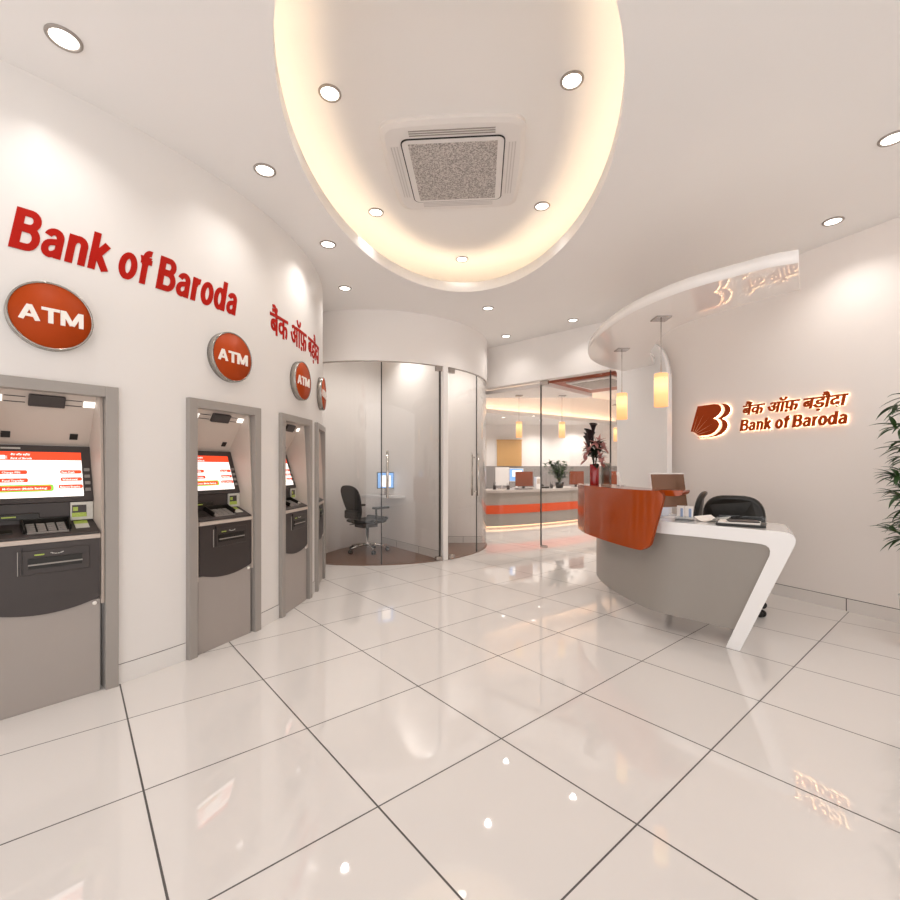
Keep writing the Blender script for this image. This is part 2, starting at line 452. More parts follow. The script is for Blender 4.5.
# right wall
RD = Vector((.4906, -1.0)).normalized(); RO = Vector((3.32 + .4906 * 3.34 - .4906 * 5.0, 5.0)); RN = Vector((-.898, -.4405)).normalized()
def wr(s, z, d=0):
    p = RO + RD * s + RN * d; return (p.x, p.y, z)
b = MB(); b.box((0, 0, 0), (1, 1, 1)); b = MB()
b.prism([tuple((RO + RD * -.5)), tuple(RO + RD * 8.2), tuple(RO + RD * 8.2 - RN * .1), tuple(RO - RD * .5 - RN * .1)], 0, H)
struct(b.build('wall_right', M['wallr']))
b = MB()
P = [RO + RD * -.45 - RN * .02, RO + RD * 8.15 - RN * .02, RO + RD * 8.15 + RN * .008, RO + RD * -.45 + RN * .008]
b.prism([tuple(p) for p in P], 0, .098)
P = [RO + RD * -.45 - RN * .02, RO + RD * 8.15 - RN * .02, RO + RD * 8.15 + RN * .002, RO + RD * -.45 + RN * .002]
b.prism([tuple(p) for p in P], .098, .102, 1)
for s in (1.529 - 2 * .9, 1.529 - .9, 1.529, 1.529 + .9, 1.529 + 1.8):
    b.prism([tuple(RO + RD * (s + e) + RN * f) for e, f in ((-.003, 0), (.003, 0), (.003, .0088), (-.003, .0088))], 0, .098, 1)
struct(b.build('baseboard_right', [M['skirtr'], M['joint']]))

# partition wall above the glass, in line with the glazing; its end panel turns beside the reception desk
HA, HB = Vector((.45, 7.178)), Vector((2.077, 5.631))
HD = (HB - HA).normalized(); HN = Vector((-HD.y, HD.x))
if HN.y < 0: HN = -HN
GT = 2.385
b = MB()
LH = (HB - HA).length
def hp(s, d, z): p = HA + HD * s + HN * d; return (p.x, p.y, z)
# outline in (s, z): rounded lower right corner where the opening meets the end panel
r_ = .10
outl = [(0, GT), (LH - r_, GT)] + [(LH - r_ + r_ * math.sin(rad(t)), GT - r_ * .75 + r_ * .75 * math.cos(rad(t))) for t in range(15, 91, 15)] + [(LH + .02, GT - r_ * .75), (LH + .02, H), (0, H)]
b.add([hp(s, 0, z) for s, z in outl] + [hp(s, .14, z) for s, z in outl], [], 0)
k = len(outl)
b.f += [list(range(k)), list(range(2 * k - 1, k - 1, -1))]; b.m += [0, 0]; b.s += [False, False]
for i in range(k): b.f.append([i, k + i, k + (i + 1) % k, (i + 1) % k]); b.m.append(0); b.s.append(False)
struct(b.build('wall_back', M['wall']))
PA, PB = Vector((2.077, 5.631)), Vector((2.335, 4.875))
PD = (PB - PA).normalized(); PN = Vector((-PD.y, PD.x))
if PN.x < 0: PN = -PN
PL = (PB - PA).length
outl = [(0, 0), (PL, 0), (PL, 2.08)] + [(PL - .30 + .30 * math.cos(rad(t)), 2.08 + .48 * math.sin(rad(t))) for t in range(10, 91, 10)] + [(0, 2.56)]
b = MB(); k = len(outl)
def pp(s, d, z): p = PA + PD * s + PN * d; return (p.x, p.y, z)
b.add([pp(s, 0, z) for s, z in outl] + [pp(s, .07, z) for s, z in outl], [tuple(range(k)), tuple(range(2 * k - 1, k - 1, -1))])
for i in range(k): b.f.append([i, k + i, k + (i + 1) % k, (i + 1) % k]); b.m.append(0); b.s.append(3 <= i < k - 2)
b.prism([tuple(PA + PD * .02), tuple(PA + HD * -.02 + PN * .14), tuple(PA + PN * .14), tuple(PA + PD * .1 + PN * .07)], 2.3, H)
struct(b.build('wall_column', M['white']))

# gloss canopy over the reception desk
front = [(1.94, 2.52), (1.83, 2.575), (1.70, 2.70), (1.54, 2.877), (1.4275, 3.078), (1.335, 3.35), (1.295, 3.65), (1.29, 3.96), (1.335, 4.36), (1.41, 4.60), (1.507, 4.80), (1.649, 5.0), (1.783, 5.14), (2.05, 5.36)]
back = [(2.26, 5.0), (2.04, 4.62), (1.915, 4.266), (1.85, 3.95), (1.84, 3.62), (1.99, 3.259), (2.115, 3.05), (2.243, 2.903)]
F_ = [tuple(p) for p in catmull(front, 5)]; B_ = [tuple(p) for p in catmull(back, 5)]
b = MB(); b.prism(F_ + B_, 2.287, 2.362, smooth=True)
o = struct(b.build('ceiling_canopy', M['canopy'])); 

# ------------------------------------------------------------------ round glass booths
BC, BR = Vector((-1.01, 6.87)), 1.57
def bp(a, r=0): return (BC.x + (BR + r) * math.cos(rad(a)), BC.y + (BR + r) * math.sin(rad(a)))
BG = 2.405
def arc_shell(a0, a1, z0, z1, r0, r1, step=2.0, smooth=True):
    k = max(1, int(abs(a1 - a0) / step)); b = MB()
    b.loft([[(*bp(a0 + (a1 - a0) * i / k, r0), z0), (*bp(a0 + (a1 - a0) * i / k, r1), z0), (*bp(a0 + (a1 - a0) * i / k, r1), z1), (*bp(a0 + (a1 - a0) * i / k, r0), z1)] for i in range(k + 1)], smooth=False)
    return b
def soft(o, ang=25):
    for p in o.data.polygons: p.use_smooth = True
    e = o.modifiers.new('split', 'EDGE_SPLIT'); e.split_angle = rad(ang); return o
o = struct(soft(arc_shell(-150, 150, BG, H, -.06, 0, 2).build('wall_booth', M['wall'])))
o = arc_shell(-150, 40, BG - .012, BG, -.03, -.012).build('head_channel', M['silver'], o)
struct(soft(arc_shell(10, 150, 0, BG, -.06, 0).build('wall_booth_rear', M['wall'])))
struct(MB().prism([tuple(BC)] + [bp(a, -.005) for a in range(-150, 13, 3)], 0, .006).build('floor_booth', M['wood']))
pd = Vector((math.cos(rad(-52.5)), math.sin(rad(-52.5)))); pq = Vector((-pd.y, pd.x))
E_ = BC + pd * (BR + .002)
struct(MB().prism([tuple(BC + pq * .03), tuple(E_ + pq * .036), tuple(E_ - pq * .036), tuple(BC - pq * .03)], 0, BG - .002).prism([tuple(BC + pq * .03), tuple(E_ - pd * .07 + pq * .03), tuple(E_ - pd * .07 - pq * .03), tuple(BC - pq * .03)], BG - .002, H).build('wall_partition', M['wall']))
lw = catmull([(-1.80, 5.35), (-1.70, 5.8), (-1.62, 6.16), (-1.50, 6.44), (-1.29, 6.68), (-1.01, 6.87)], 4)
struct(wall_strip(lw, 0, H, .05, 1).build('wall_booth_left', M['wall']))
struct(wall_strip([(-1.01, 6.89), (.55, 6.89)], 0, H, .05, 1).build('wall_booth_back', M['wall']))
b = MB()
q0, q1 = BC - pq * .031, E_ - pd * .06 - pq * .037
b.prism([tuple(q0), tuple(q1), tuple(q1 - pq * .008), tuple(q0 - pq * .008)], 0, .10)
b.prism([tuple(q0), tuple(q1), tuple(q1 - pq * .003), tuple(q0 - pq * .003)], .10, .103, 1)
for f in (.3, .68): 
    x = q0 + (q1 - q0) * f; b.prism([tuple(x), tuple(x + pd * .005), tuple(x + pd * .005 - pq * .009), tuple(x - pq * .009)], 0, .1, 1)
b.prism([(-.9, 6.889), (.5, 6.889), (.5, 6.88), (-.9, 6.88)], 0, .10); b.prism([(-.9, 6.889), (.5, 6.889), (.5, 6.886), (-.9, 6.886)], .10, .103, 1)
for x in (-.02, .2): b.box((x, 6.882, .05), (.005, .01, .1), mi=1)
struct(b.build('baseboard_booth', [M['skirt'], M['joint']]))
# glazing
def handle(parent, a, z0, z1, r):
    x, y = bp(a, r); xs, ys = bp(a, .0)
    b = MB(); b.tube([(x, y, z0), (x, y, z1)], .013, 12)
    for z in (z0 + .06, z1 - .06): b.tube([(x, y, z), (xs, ys, z)], .008, 8)
    return b.build('handle', M['chrome'], parent)
def patch(parent, a0, a1, z0, z1):
    return soft(arc_shell(a0, a1, z0, z1, -.03, .008, 1).build('patch_fitting', M['silver'], parent))
struct(soft(arc_shell(-107.7 - 14, -82.7, .008, BG - .01, -.025, -.015).build('window_1', M['glassb'])))
d1 = struct(soft(arc_shell(-82.3, -55.4, .012, BG - .014, -.025, -.015).build('door_1', M['glassb'])))
arc_shell(-82.75, -82.25, .008, BG - .01, -.026, -.014).build('edge_seam', M['seam'], d1)
handle(d1, -79.9, .79, 1.345, .045); handle(d1, -79.9, .79, 1.345, -.085)
arc_shell(-55.6, -54.9, .012, BG - .014, -.028, -.010, .5).build('edge_seam', M['seam'], d1)
patch(d1, -57.6, -54.6, .008, .055); patch(d1, -57.6, -54.6, BG - .07, BG - .012)
d2 = struct(soft(arc_shell(-50.2, -27.9, .012, BG - .014, -.025, -.015).build('door_2', M['glassb'])))
patch(d2, -50.6, -47.2, .008, .055); patch(d2, -50.6, -47.2, BG - .07, BG - .012)
arc_shell(-28.1, -27.6, .008, BG - .01, -.026, -.014, .25).build('edge_seam', M['seam'], d2)
handle(d2, -29.6, .77, 1.345, .028); handle(d2, -29.6, .77, 1.345, -.065)
struct(soft(arc_shell(-27.5, 12, .008, BG - .01, -.025, -.015).build('window_2', M['glassb'])))

# straight glazing under the partition wall
def glaze(name, s0, s1, m, z0=.012, z1=GT):
    return struct(MB().add([hp(s, d, z) for s in (s0, s1) for d in (.065, .077) for z in (z0, z1)], [(0, 1, 3, 2), (4, 6, 7, 5), (0, 4, 5, 1), (2, 3, 7, 6), (0, 2, 6, 4), (1, 5, 7, 3)]).build(name, m))
SD0 = 1.105
SD1 = LH - .115
glaze('window_3', .02, SD0 - .006, M['glassr']); d3 = glaze('door_3', SD0, SD1, M['glassr']); glaze('window_4', SD1 + .006, LH, M['glassr'])
def seg_box(s0, s1, d0, d1_, z0, z1, name, m, par):
    return MB().add([hp(s, d, z) for s in (s0, s1) for d in (d0, d1_) for z in (z0, z1)], [(0, 1, 3, 2), (4, 6, 7, 5), (0, 4, 5, 1), (2, 3, 7, 6), (0, 2, 6, 4), (1, 5, 7, 3)]).build(name, m, par)
seg_box(SD0 - .006, SD0 + .007, .06, .082, .01, GT, 'edge_seam', M['seam'], d3)
seg_box(SD1 - .006, SD1 + .006, .06, .082, .01, GT, 'edge_seam', M['seam'], d3)
seg_box(SD0, SD0 + .10, .055, .087, .012, .045, 'patch_fitting', M['silver'], d3)
seg_box(SD0, SD0 + .12, .055, .087, GT - .06, GT, 'patch_fitting', M['silver'], d3)

# ------------------------------------------------------------------ rear office shell
struct(MB().box((2, 12.5, 1.5), (10, .1, 3)).build('wall_rear', M['wall']))
struct(MB().box((6.9, 9.1, 1.5), (.1, 6.9, 3)).build('wall_rear_right', M['wall']))
struct(wall_strip([(2.285, 5.62), (6.9, 5.62)], 0, H, .1, 1).build('wall_rear_front', M['wall']))
struct(MB().box((-3.0, 9.6, 1.5), (.1, 5.8, 3)).build('wall_rear_left', M['wall']))
struct(MB().box((2.2, 12.42, .60), (9, .06, 1.18)).build('trim_1', M['pin']))
# lowered soffit with a glowing cove along its front edge, and a lowered canopy behind the glazing
s0, s1 = Vector((-.8, 8.65)), Vector((5.4, 13.0)); sd = (s1 - s0).normalized(); sn = Vector((-sd.y, sd.x))
so = struct(MB().prism([tuple(s0), tuple(s1), tuple(s1 + sn * 1.0), (-.8, 12.45)], 2.33, 2.40).prism([tuple(s0 + sn * .16), tuple(s1 + sn * .16), tuple(s1 + sn * .22), tuple(s0 + sn * .22)], 2.40, H).prism([tuple(s0), tuple(s1), tuple(s1 + sn * .02), tuple(s0 + sn * .02)], 2.40, 2.425).build('ceiling_soffit', M['ceil']))
MB().prism([tuple(s0 + sn * .05), tuple(s1 + sn * .05), tuple(s1 + sn * .07), tuple(s0 + sn * .07)], 2.402, 2.412).build('led_strip', M['ledback'], so)
struct(MB().prism([(.56, 7.19), (.60, 7.52), (2.36, 7.50), (2.31, 7.37), (1.45, 6.50), (1.33, 6.46)], 2.305, 2.36).build('ceiling_canopy_rear', M['ceil']))
# orange bulkhead with a ceiling cassette
bk = [(1.42, 6.52), (2.28, 7.36), (3.05, 6.55), (2.30, 5.78)]
tag(MB().prism(bk, 2.36, 2.60).build('orange_bulkhead', M['orangepaint']), 'orange ceiling bulkhead framing a cassette behind the glass door', 'bulkhead')
bx, by = Vector((.86, .84)).normalized(), Vector((.76, -.80)).normalized()
t = thing('ceiling_cassette', 'grey perforated ceiling cassette set in the orange bulkhead', 'air conditioner', (2.14, 6.43, 2.36), rad(44))
MB().box((0, 0, -.012), (.70, .70, .024)).build('panel', M['ceil'], t, bevel=.008)
MB().box((0, 0, -.027), (.58, .58, .008)).build('grille', M['grille'], t)

# ================================================================== THINGS ON THE CEILING
LIGHTS = [
 (-1.665, 1.953, H, 'round downlight nearest the start of the red wall lettering', 'main'),
 (-1.152, 2.818, H, 'round downlight on the ceiling above the second ATM sign', 'main'),
 (-1.011, 3.751, H, 'round downlight beside the oval recess, above the red Hindi lettering', 'main'),
 (-1.083, 4.669, H, 'small round downlight between the curved ATM wall and the round booth', 'main'),
 (.441, 5.254, H, 'round downlight just beyond the far tip of the oval recess', 'main'),
 (.788, 6.371, H, 'smallest round downlight, beside the rounded top of the booth', 'main'),
 (1.543, 5.681, H, 'round downlight just in front of the wall above the glass door', 'main'),
 (2.877, 3.401, H, 'round downlight by the right wall above the end of the gloss canopy', 'main'),
 (2.49, 2.545, H, 'round downlight cut by the right border of the picture', 'main'),
 (-.703, 2.650, TZ, 'large downlight in the oval recess, left of the air conditioner', 'tray'),
 (.690, 2.562, TZ, 'large downlight in the oval recess, right of the air conditioner', 'tray'),
 (-.635, 3.884, TZ, 'downlight in the oval recess, by the lower left corner of the air conditioner', 'tray'),
 (.771, 3.794, TZ, 'downlight in the oval recess, by the lower right corner of the air conditioner', 'tray'),
 (.126, 4.758, TZ, 'downlight at the far tip of the glowing oval recess', 'tray'),
]
dl = thing('downlight', LIGHTS[0][3], 'light', LIGHTS[0][:3], 0, 'downlights in the flat ceiling')
MB().lathe([(.066, 0), (.066, -.004), (.062, -.009), (.054, -.009), (.050, -.001), (.050, 0)], 40).build('rim', M['trimring'], dl)
MB().lathe([(.0, -.0035), (.051, -.0035), (.051, 0), (0, 0)], 32).build('lens', M['lamp'], dl)
for x, y, z, lab, k in LIGHTS[1:]:
    copy_tree(dl, (x, y, z), 0, lab, 'downlights in the flat ceiling' if k == 'main' else 'downlights in the oval recess')
def spot(x, y, z, e, size=100, blend=.9, col=(1, .955, .905), r=.032):
    l = bpy.data.lights.new('downlight_or_fill_beam', 'SPOT'); l.energy = e; l.spot_size = rad(size); l.spot_blend = blend; l.color = col; l.shadow_soft_size = r
    o = bpy.data.objects.new('downlight_or_fill_beam', l); C.objects.link(o); o.location = (x, y, z - .02); return o
KEY = 17
for x, y, z, lab, k in LIGHTS: spot(x, y, z, (KEY if k == 'main' else KEY * .4) * {'small': .5}.get(lab.split()[0], 1) * (.5 if (x, y) in ((1.543, 5.681), (.788, 6.371)) else .75 if x < -1.1 else .15 if (x, y) == (.126, 4.758) else 1), 128 if k == 'main' else 80)
# unseen spots without fixtures, added to light the booths and rear office
for x, y, e in ((-.75, 6.0, 40), (.05, 6.35, 34)): spot(x, y, 2.95, e, 140)
for x, y, z in ((1.5, 9.9, 2.33), (2.6, 10.9, 2.33), (1.2, 11.6, 2.33), (2.3, 11.9, 2.33), (3.4, 12.0, 2.33)):
    spot(x, y, z, 45, 140)
for x, y, z, lab in ((1.25, 10.6, 2.33, 'tiny downlight under the rear soffit behind the fixed glass pane'), (2.25, 11.3, 2.33, 'tiny downlight under the rear soffit between the two rear pendants'), (1.9, 10.3, 2.33, 'tiny downlight under the rear soffit close behind its glowing edge')):
    copy_tree(dl, (x, y, z), 0, lab, 'downlights under the rear soffit')
spot(3.2, 8.6, 2.95, 130, 150); spot(1.6, 8.0, 2.95, 110, 150); spot(4.6, 7.6, 2.95, 130, 150); spot(0.2, 9.6, 2.3, 40, 140)  # more added fill for the rear office, no fixtures modelled

# ceiling cassette air conditioner in the oval
t = thing('ceiling_air_conditioner', 'square white cassette air conditioner with grey grille in the oval ceiling recess', 'air conditioner', (.038, 3.305, TZ), rad(-3.9))
def rrect(w, h, r, n=6):
    out = []
    for cx, cy, a in ((w - r, h - r, 0), (-w + r, h - r, 90), (-w + r, -h + r, 180), (w - r, -h + r, 270)):
        out += [(cx + r * math.cos(rad(a + 90 * i / n)), cy + r * math.sin(rad(a + 90 * i / n))) for i in range(n + 1)]
    return out
def bowed(w, h, r, bow):
    P = []
    R_ = rrect(w, h, r); 
    for i, p in enumerate(R_):
        q = R_[(i + 1) % len(R_)]; k = 8 if math.dist(p, q) > .2 else 1
        for j in range(k):
            x, y = p[0] + (q[0] - p[0]) * j / k, p[1] + (q[1] - p[1]) * j / k
            P.append((x * (1 + bow * (1 - (y / h) ** 2)), y * (1 + bow * (1 - (x / w) ** 2))))
    return P
b = MB(); P0, P1 = bowed(.465, .47, .07, .055), bowed(.435, .44, .07, .055)
b.loft([[(x, y, 0) for x, y in P0], [(x, y, -.022) for x, y in P0], [(x, y, -.034) for x, y in P1]], smooth=False)
pan = b.build('panel', M['acpanel'], t)
b = MB(); A, B2 = rrect(.348, .352, .05), rrect(.341, .345, .045); n = len(A)
b.loft([[(x, y, -.030) for x, y in A], [(x, y, -.040) for x, y in A], [(x, y, -.040) for x, y in B2], [(x, y, -.030) for x, y in B2]], smooth=False, caps=False)
b.build('gasket', M['acline'], t)
b = MB(); b.prism(rrect(.340, .344, .045), -.043, -.030); b.build('intake_frame', M['acpanel'], t)
MB().box((0, 0, -.045), (.595, .625, .006)).build('intake_grille', M['grille'], t)
for k in range(4):
    b = MB(); R_ = Matrix.Rotation(k * PI / 2, 3, 'Z')
    for j, rr in enumerate((.377, .397, .417)):
        c = R_ @ Vector((0, rr, -.0345)); b.box(c, (.56, .007, .006), rz=k * PI / 2, rx=0, mi=0)
    b.build('louvre', M['frame'] if k == 2 else M['aclouvre'], t)  # near louvre's shading is painted in with a darker grey

# pendants
def pendant(loc, label, group, cord=.40, first=[None]):
    if first[0] is None:
        t = thing('pendant_lamp', label, 'lamp', loc, 0, group)
        MB().box((0, 0, -.006), (.115, .115, .012)).build('ceiling_plate', M['silver'], t, bevel=.002)
        MB().tube([(0, 0, -.01), (0, 0, -.44)], .0028, 6).build('cord', M['silver'], t)
        o = MB().lathe([(.0, .122), (.045, .122), (.05, .118), (.05, -.13), (.045, -.13), (.045, .11), (0, .11)], 32).build('lamp_shade', M['shade'], t, loc=(0, 0, -.545), fix=True)
        for a in (30, 150, 270):
            b = MB(); b.tube([(.048 * math.cos(rad(a)), .048 * math.sin(rad(a)), .082), (.054 * math.cos(rad(a)), .054 * math.sin(rad(a)), .082)], .004, 8); b.build('stud', M['chrome'], o)
        first[0] = t; return t
    return copy_tree(first[0], loc, 0, label, group)
PEN = [(1.607, 3.448, 2.287, 'amber cylinder pendant lamp nearer the backlit wall sign', 'pendant lamps over the reception desk'),
       (1.655, 4.36, 2.287, 'amber cylinder pendant lamp by the glass door edge, over the desk counter', 'pendant lamps over the reception desk'),
       (1.105, 7.25, 2.305, 'small amber pendant lamp behind the fixed glass pane', 'pendant lamps in the rear office'),
       (1.80, 7.28, 2.305, 'small amber pendant lamp behind the glass door, above the leafy plant', 'pendant lamps in the rear office')]
for x, y, z, lab, g in PEN:
    t = pendant((x, y, z), lab, g)
copy_tree(bpy.data.objects['pendant_lamp'], (3.05, 8.3, 2.305), 0, 'amber pendant lamp half hidden behind the column edge', 'pendant lamps in the rear office')

# ================================================================== ATMs
G = 'cash machines set in the curved wall'
def make_atm():
    t = thing('atm', '', 'cash machine', (0, 0, 0), 0, G)
    yz = lambda pts, x0, x1, b, mi=0: b.add([(x0, y, z) for y, z in pts] + [(x1, y, z) for y, z in pts], [tuple(range(len(pts))), tuple(range(2 * len(pts) - 1, len(pts) - 1, -1))] + [(i, len(pts) + i, len(pts) + (i + 1) % len(pts), (i + 1) % len(pts)) for i in range(len(pts))], mi)
    # surround frame
    b = MB()
    for s in (-1, 1):
        b.box((s * .2525, .031, .7835), (.055, .098, 1.567)); b.box((s * .2245, .12, .76), (.004, .10, 1.52))
    b.box((0, .031, 1.54), (.45, .098, .054)); b.box((0, .12, 1.515), (.445, .1, .004))
    b.build('frame', M['frame'], t, bevel=.002)
    # shell: sloping top panel and tapering cheeks
    b = MB(); yz([(.045, 1.513), (.20, 1.262), (.26, 1.262), (.26, 1.513)], -.212, .212, b)
    prof = [(1.513, .045, .03), (1.40, .115, .022), (1.262, .20, .016), (1.12, .156, .008), (.975, .11, .003), (.875, .115, .002), (.80, .06, -.004), (.45, .06, -.004)]
    for s in (-1, 1):
        b.loft([[(s * .197, yp, z), (s * .210, yf, z), (s * .223, yf + .004, z), (s * .223, yp + .12, z), (s * .197, yp + .12, z)] for z, yp, yf in prof], smooth=False)
    b.build('shell', M['beige'], t)
    # light bar and camera on the sloping panel
    sl = Vector((.155, -.251)).normalized(); no = Vector((-sl.y, sl.x)) * -1
    if no.x > 0: no = -no
    def slope(u, h, d): return (u, .045 + sl.x * h + no.x * d, 1.513 + sl.y * h + no.y * d)
    def sbox(b, u0, u1, h0, h1, d, mi=0):
        b.add([slope(u, h, dd) for u in (u0, u1) for h in (h0, h1) for dd in (-.002, d)], [(0, 1, 3, 2), (4, 6, 7, 5), (0, 4, 5, 1), (2, 3, 7, 6), (0, 2, 6, 4), (1, 5, 7, 3)], mi)
    b = MB(); sbox(b, -.060, .076, .012, .072, .018); b.build('camera_housing', M['dark'], t, bevel=.004)
    for s in (-1, 1):
        b = MB(); sbox(b, min(s * .150, s * .206), max(s * .150, s * .206), .03, .062, .003); b.build('task_light', M['atmlight'], t)
        b = MB(); sbox(b, min(s * .07, s * .145), max(s * .07, s * .145), .030, .033, .003); sbox(b, min(s * .07, s * .145), max(s * .07, s * .145), .059, .062, .003); b.build('light_rail', M['dark'], t)
        b = MB(); sbox(b, min(s * .112, s * .145), max(s * .112, s * .145), .222, .255, .004); b.build('vent', M['black'], t)
    # screen, tilted back
    up = Vector((.09, .287)).normalized(); nv = Vector((-up.y, up.x))
    def scr(u, h, d): return (u, .11 + up.x * h + nv.x * d, .975 + up.y * h + nv.y * d)
    def bx(b, u0, u1, h0, h1, d0, d1, mi=0):
        b.add([scr(u, h, dd) for u in (u0, u1) for h in (h0, h1) for dd in (d0, d1)], [(0, 1, 3, 2), (4, 6, 7, 5), (0, 4, 5, 1), (2, 3, 7, 6), (0, 2, 6, 4), (1, 5, 7, 3)], mi)
    b = MB(); bx(b, -.186, .199, -.005, .295, -.03, .016); bez = b.build('screen_bezel', M['dark'], t, bevel=.004)
    b = MB(); X0, X1, Y0, Y1 = -.160, .158, .022, .258; w, h = X1 - X0, Y1 - Y0
    bx(b, X0, X1, Y0, Y1, .010, .0175, 0)
    fx = lambda q: X0 + w * q; fy = lambda q: Y1 - h * q
    bx(b, X0, X1, fy(.185), Y1, .0176, .0182, 1)
    def btn(a0, a1, q, hh, mi=1, d=.0186):
        r0 = rrect(w * (a1 - a0) / 2, h * hh / 2, h * hh * .3, 3); cx, cy = fx((a0 + a1) / 2), fy(q)
        b.prism(r0, .0176, d, mi, fn=lambda x, y, z: scr(cx + x, cy + y, z))
    put = lambda u0, v0: (lambda u, v, d: scr(u0 + u, v0 + v, d))
    btn(.0, .33, .45, .085); btn(.0, .335, .625, .085); btn(-.0, .63, .80, .15, 2); btn(.005, .60, .80, .10, 1, .0190)
    btn(.72, .99, .45, .08); btn(.72, .99, .615, .08); btn(.69, .995, .78, .085)
    for tx, q, x, ln in (('Change PIN', .47, .05, .20), ('Fund Transfer', .645, .05, .24), ('M-Connect (Mobile Banking)', .82, .05, .50), ('Fast Cash', .47, .74, .16), ('Withdrawal', .635, .74, .19), ('Balance Enquiry', .80, .71, .25)):
        font_text(b, tx, w * ln, .0135, .0189, .0194, put(fx(x), fy(q) - .0015), mi=0, offset=.012)
    font_text(b, 'Bank of Baroda', w * .24, .0135, .0183, .0188, put(fx(.15), fy(.165)), .2, 0, .012)
    font_text(b, '\u092c\u0948\u0902\u0915 \u0911\u095e \u092c\u095c\u094c\u0926\u093e', w * .22, .013, .0183, .0188, put(fx(.15), fy(.085)), .2, 0, .012)
    b.prism([(0, 0), (.020, 0), (.024, .004), (.020, .009), (.024, .014), (.020, .019), (.004, .019)], .0183, .0188, 0, fn=put(fx(.025), fy(.165)))
    b.prism([(.024, 0), (.029, .004), (.025, .009), (.029, .014), (.025, .019), (.0275, .014), (.0235, .009), (.0275, .004)], .0183, .0188, 0, fn=put(fx(.025), fy(.165)))
    b.build('display', [M['scrwhite'], M['scrred'], M['scrgreen']], bez)
    for k in range(4):
        b = MB(); bx(b, .166, .189, .155 - k * .036, .172 - k * .036, .014, .022); b.build('side_key', M['key'], bez, bevel=.002)
    b = MB(); bx(b, -.145, -.075, .272, .280, .016, .0166); b.build('maker_mark', M['sticker'], bez)
    # dark fascia below the screen, with the card reader and the receipt slot
    b = MB(); yz([(.108, .972), (.113, .872), (.2, .872), (.2, .972)], -.192, .199, b); fa = b.build('fascia', M['dark'], t)
    b = MB(); b.box((-.10, .104, .910), (.17, .016, .030)); cr = b.build('card_reader', M['black'], fa, bevel=.003)
    b = MB(); b.box((-.125, .0955, .911), (.05, .002, .006)); b.build('reader_label', M['green'], cr)
    b = MB(); b.box((.150, .102, .924), (.094, .014, .092)); rs = b.build('receipt_unit', M['sticker'], fa, bevel=.003)
    b = MB(); b.box((.138, .0945, .926), (.058, .004, .058)); b.build('receipt_window', M['dark'], rs)
    b = MB(); b.box((.138, .0925, .905), (.060, .003, .022)); b.box((.122, .0925, .935), (.02, .003, .02)); b.build('receipt_print', M['green'], rs)
    # sloping shelf with keypad
    b = MB(); yz([(.115, .876), (-.004, .822), (-.006, .812), (.115, .80)], -.200, .203, b); sh = b.build('shelf', M['dark'], t, bevel=.003)
    sv = Vector((-.119, -.054)).normalized(); sn_ = Vector((.054 * -1, .119)).normalized()
    def shf(u, h, d): return (u, .115 + sv.x * h + sn_.x * d, .876 + sv.y * h + sn_.y * d)
    def kbox(b, u0, u1, h0, h1, d0, d1, mi=0):
        b.add([shf(u, h, dd) for u in (u0, u1) for h in (h0, h1) for dd in (d0, d1)], [(0, 1, 3, 2), (4, 6, 7, 5), (0, 4, 5, 1), (2, 3, 7, 6), (0, 2, 6, 4), (1, 5, 7, 3)], mi)
    b = MB(); kbox(b, -.082, .098, .006, .013, -.01, .03); kbox(b, -.085, -.076, .006, .10, -.01, .028); kbox(b, .088, .098, .006, .085, -.01, .028); kbox(b, -.082, .092, .006, .108, -.01, .002)
    kp = b.build('keypad', M['black'], sh, bevel=.002)
    b = MB(); kbox(b, -.070, .084, .100, .108, 0, .006); b.build('keypad_sill', M['key'], kp)
    for r in range(4):
        for c in range(4):
            b = MB(); kbox(b, -.067 + c * .038, -.037 + c * .038, .020 + r * .0195, .035 + r * .0195, 0, .007); b.build('key', M['key'], kp)
    b = MB(); kbox(b, .115, .170, .012, .045, 0, .003, 0); kbox(b, .115, .170, .045, .085, 0, .003, 1); b.build('sticker', [M['green'], M['sticker']], sh)
    b = MB(); kbox(b, -.178, -.118, .055, .090, 0, .003); b.build('reader_plate', M['black'], sh, bevel=.002)
    # pale strip, safe door with the cash slot, lower panel
    b = MB(); b.box((0, .045, .799), (.41, .11, .022)); b.build('trim_strip', M['beige'], t, bevel=.003)
    N_ = 16; U = [-.203 + .406 * i / N_ for i in range(N_ + 1)]
    dz = lambda u: .447 + .038 * (u / .203) ** 2
    poly = [(u, dz(u)) for u in U] + [(.203, .786), (-.203, .786)]
    b = MB(); k = len(poly)
    b.add([(x, -.004, z) for x, z in poly] + [(x, .10, z) for x, z in poly], [tuple(range(k)), tuple(range(2 * k - 1, k - 1, -1))] + [(i, k + i, k + (i + 1) % k, (i + 1) % k) for i in range(k)])
    sd_ = b.build('safe_door', M['dark'], t)
    b = MB(); b.box((.03, -.006, .70), (.26, .006, .115)); b.build('slot_surround', M['dark'], sd_, bevel=.003)
    b = MB(); b.box((.03, -.010, .695), (.20, .010, .05)); b.box((-.09, -.009, .71), (.002, .008, .13)); cs = b.build('cash_slot', M['black'], sd_, bevel=.003)
    b = MB(); b.box((.03, -.016, .690), (.20, .006, .006)); b.box((-.105, -.006, .7), (.003, .006, .11)); b.build('slot_lip', M['frame'], sd_)
    b = MB(); b.box((-.03, -.010, .735), (.035, .004, .006)); b.build('slot_label', M['green'], sd_)
    b = MB()
    for a in range(20, 161, 28): b.box((.035 + .022 * math.cos(rad(a + 180)), -.010, .742 + .008 * math.sin(rad(a + 180))), (.008, .004, .003))
    b.build('slot_symbol', M['sticker'], sd_)
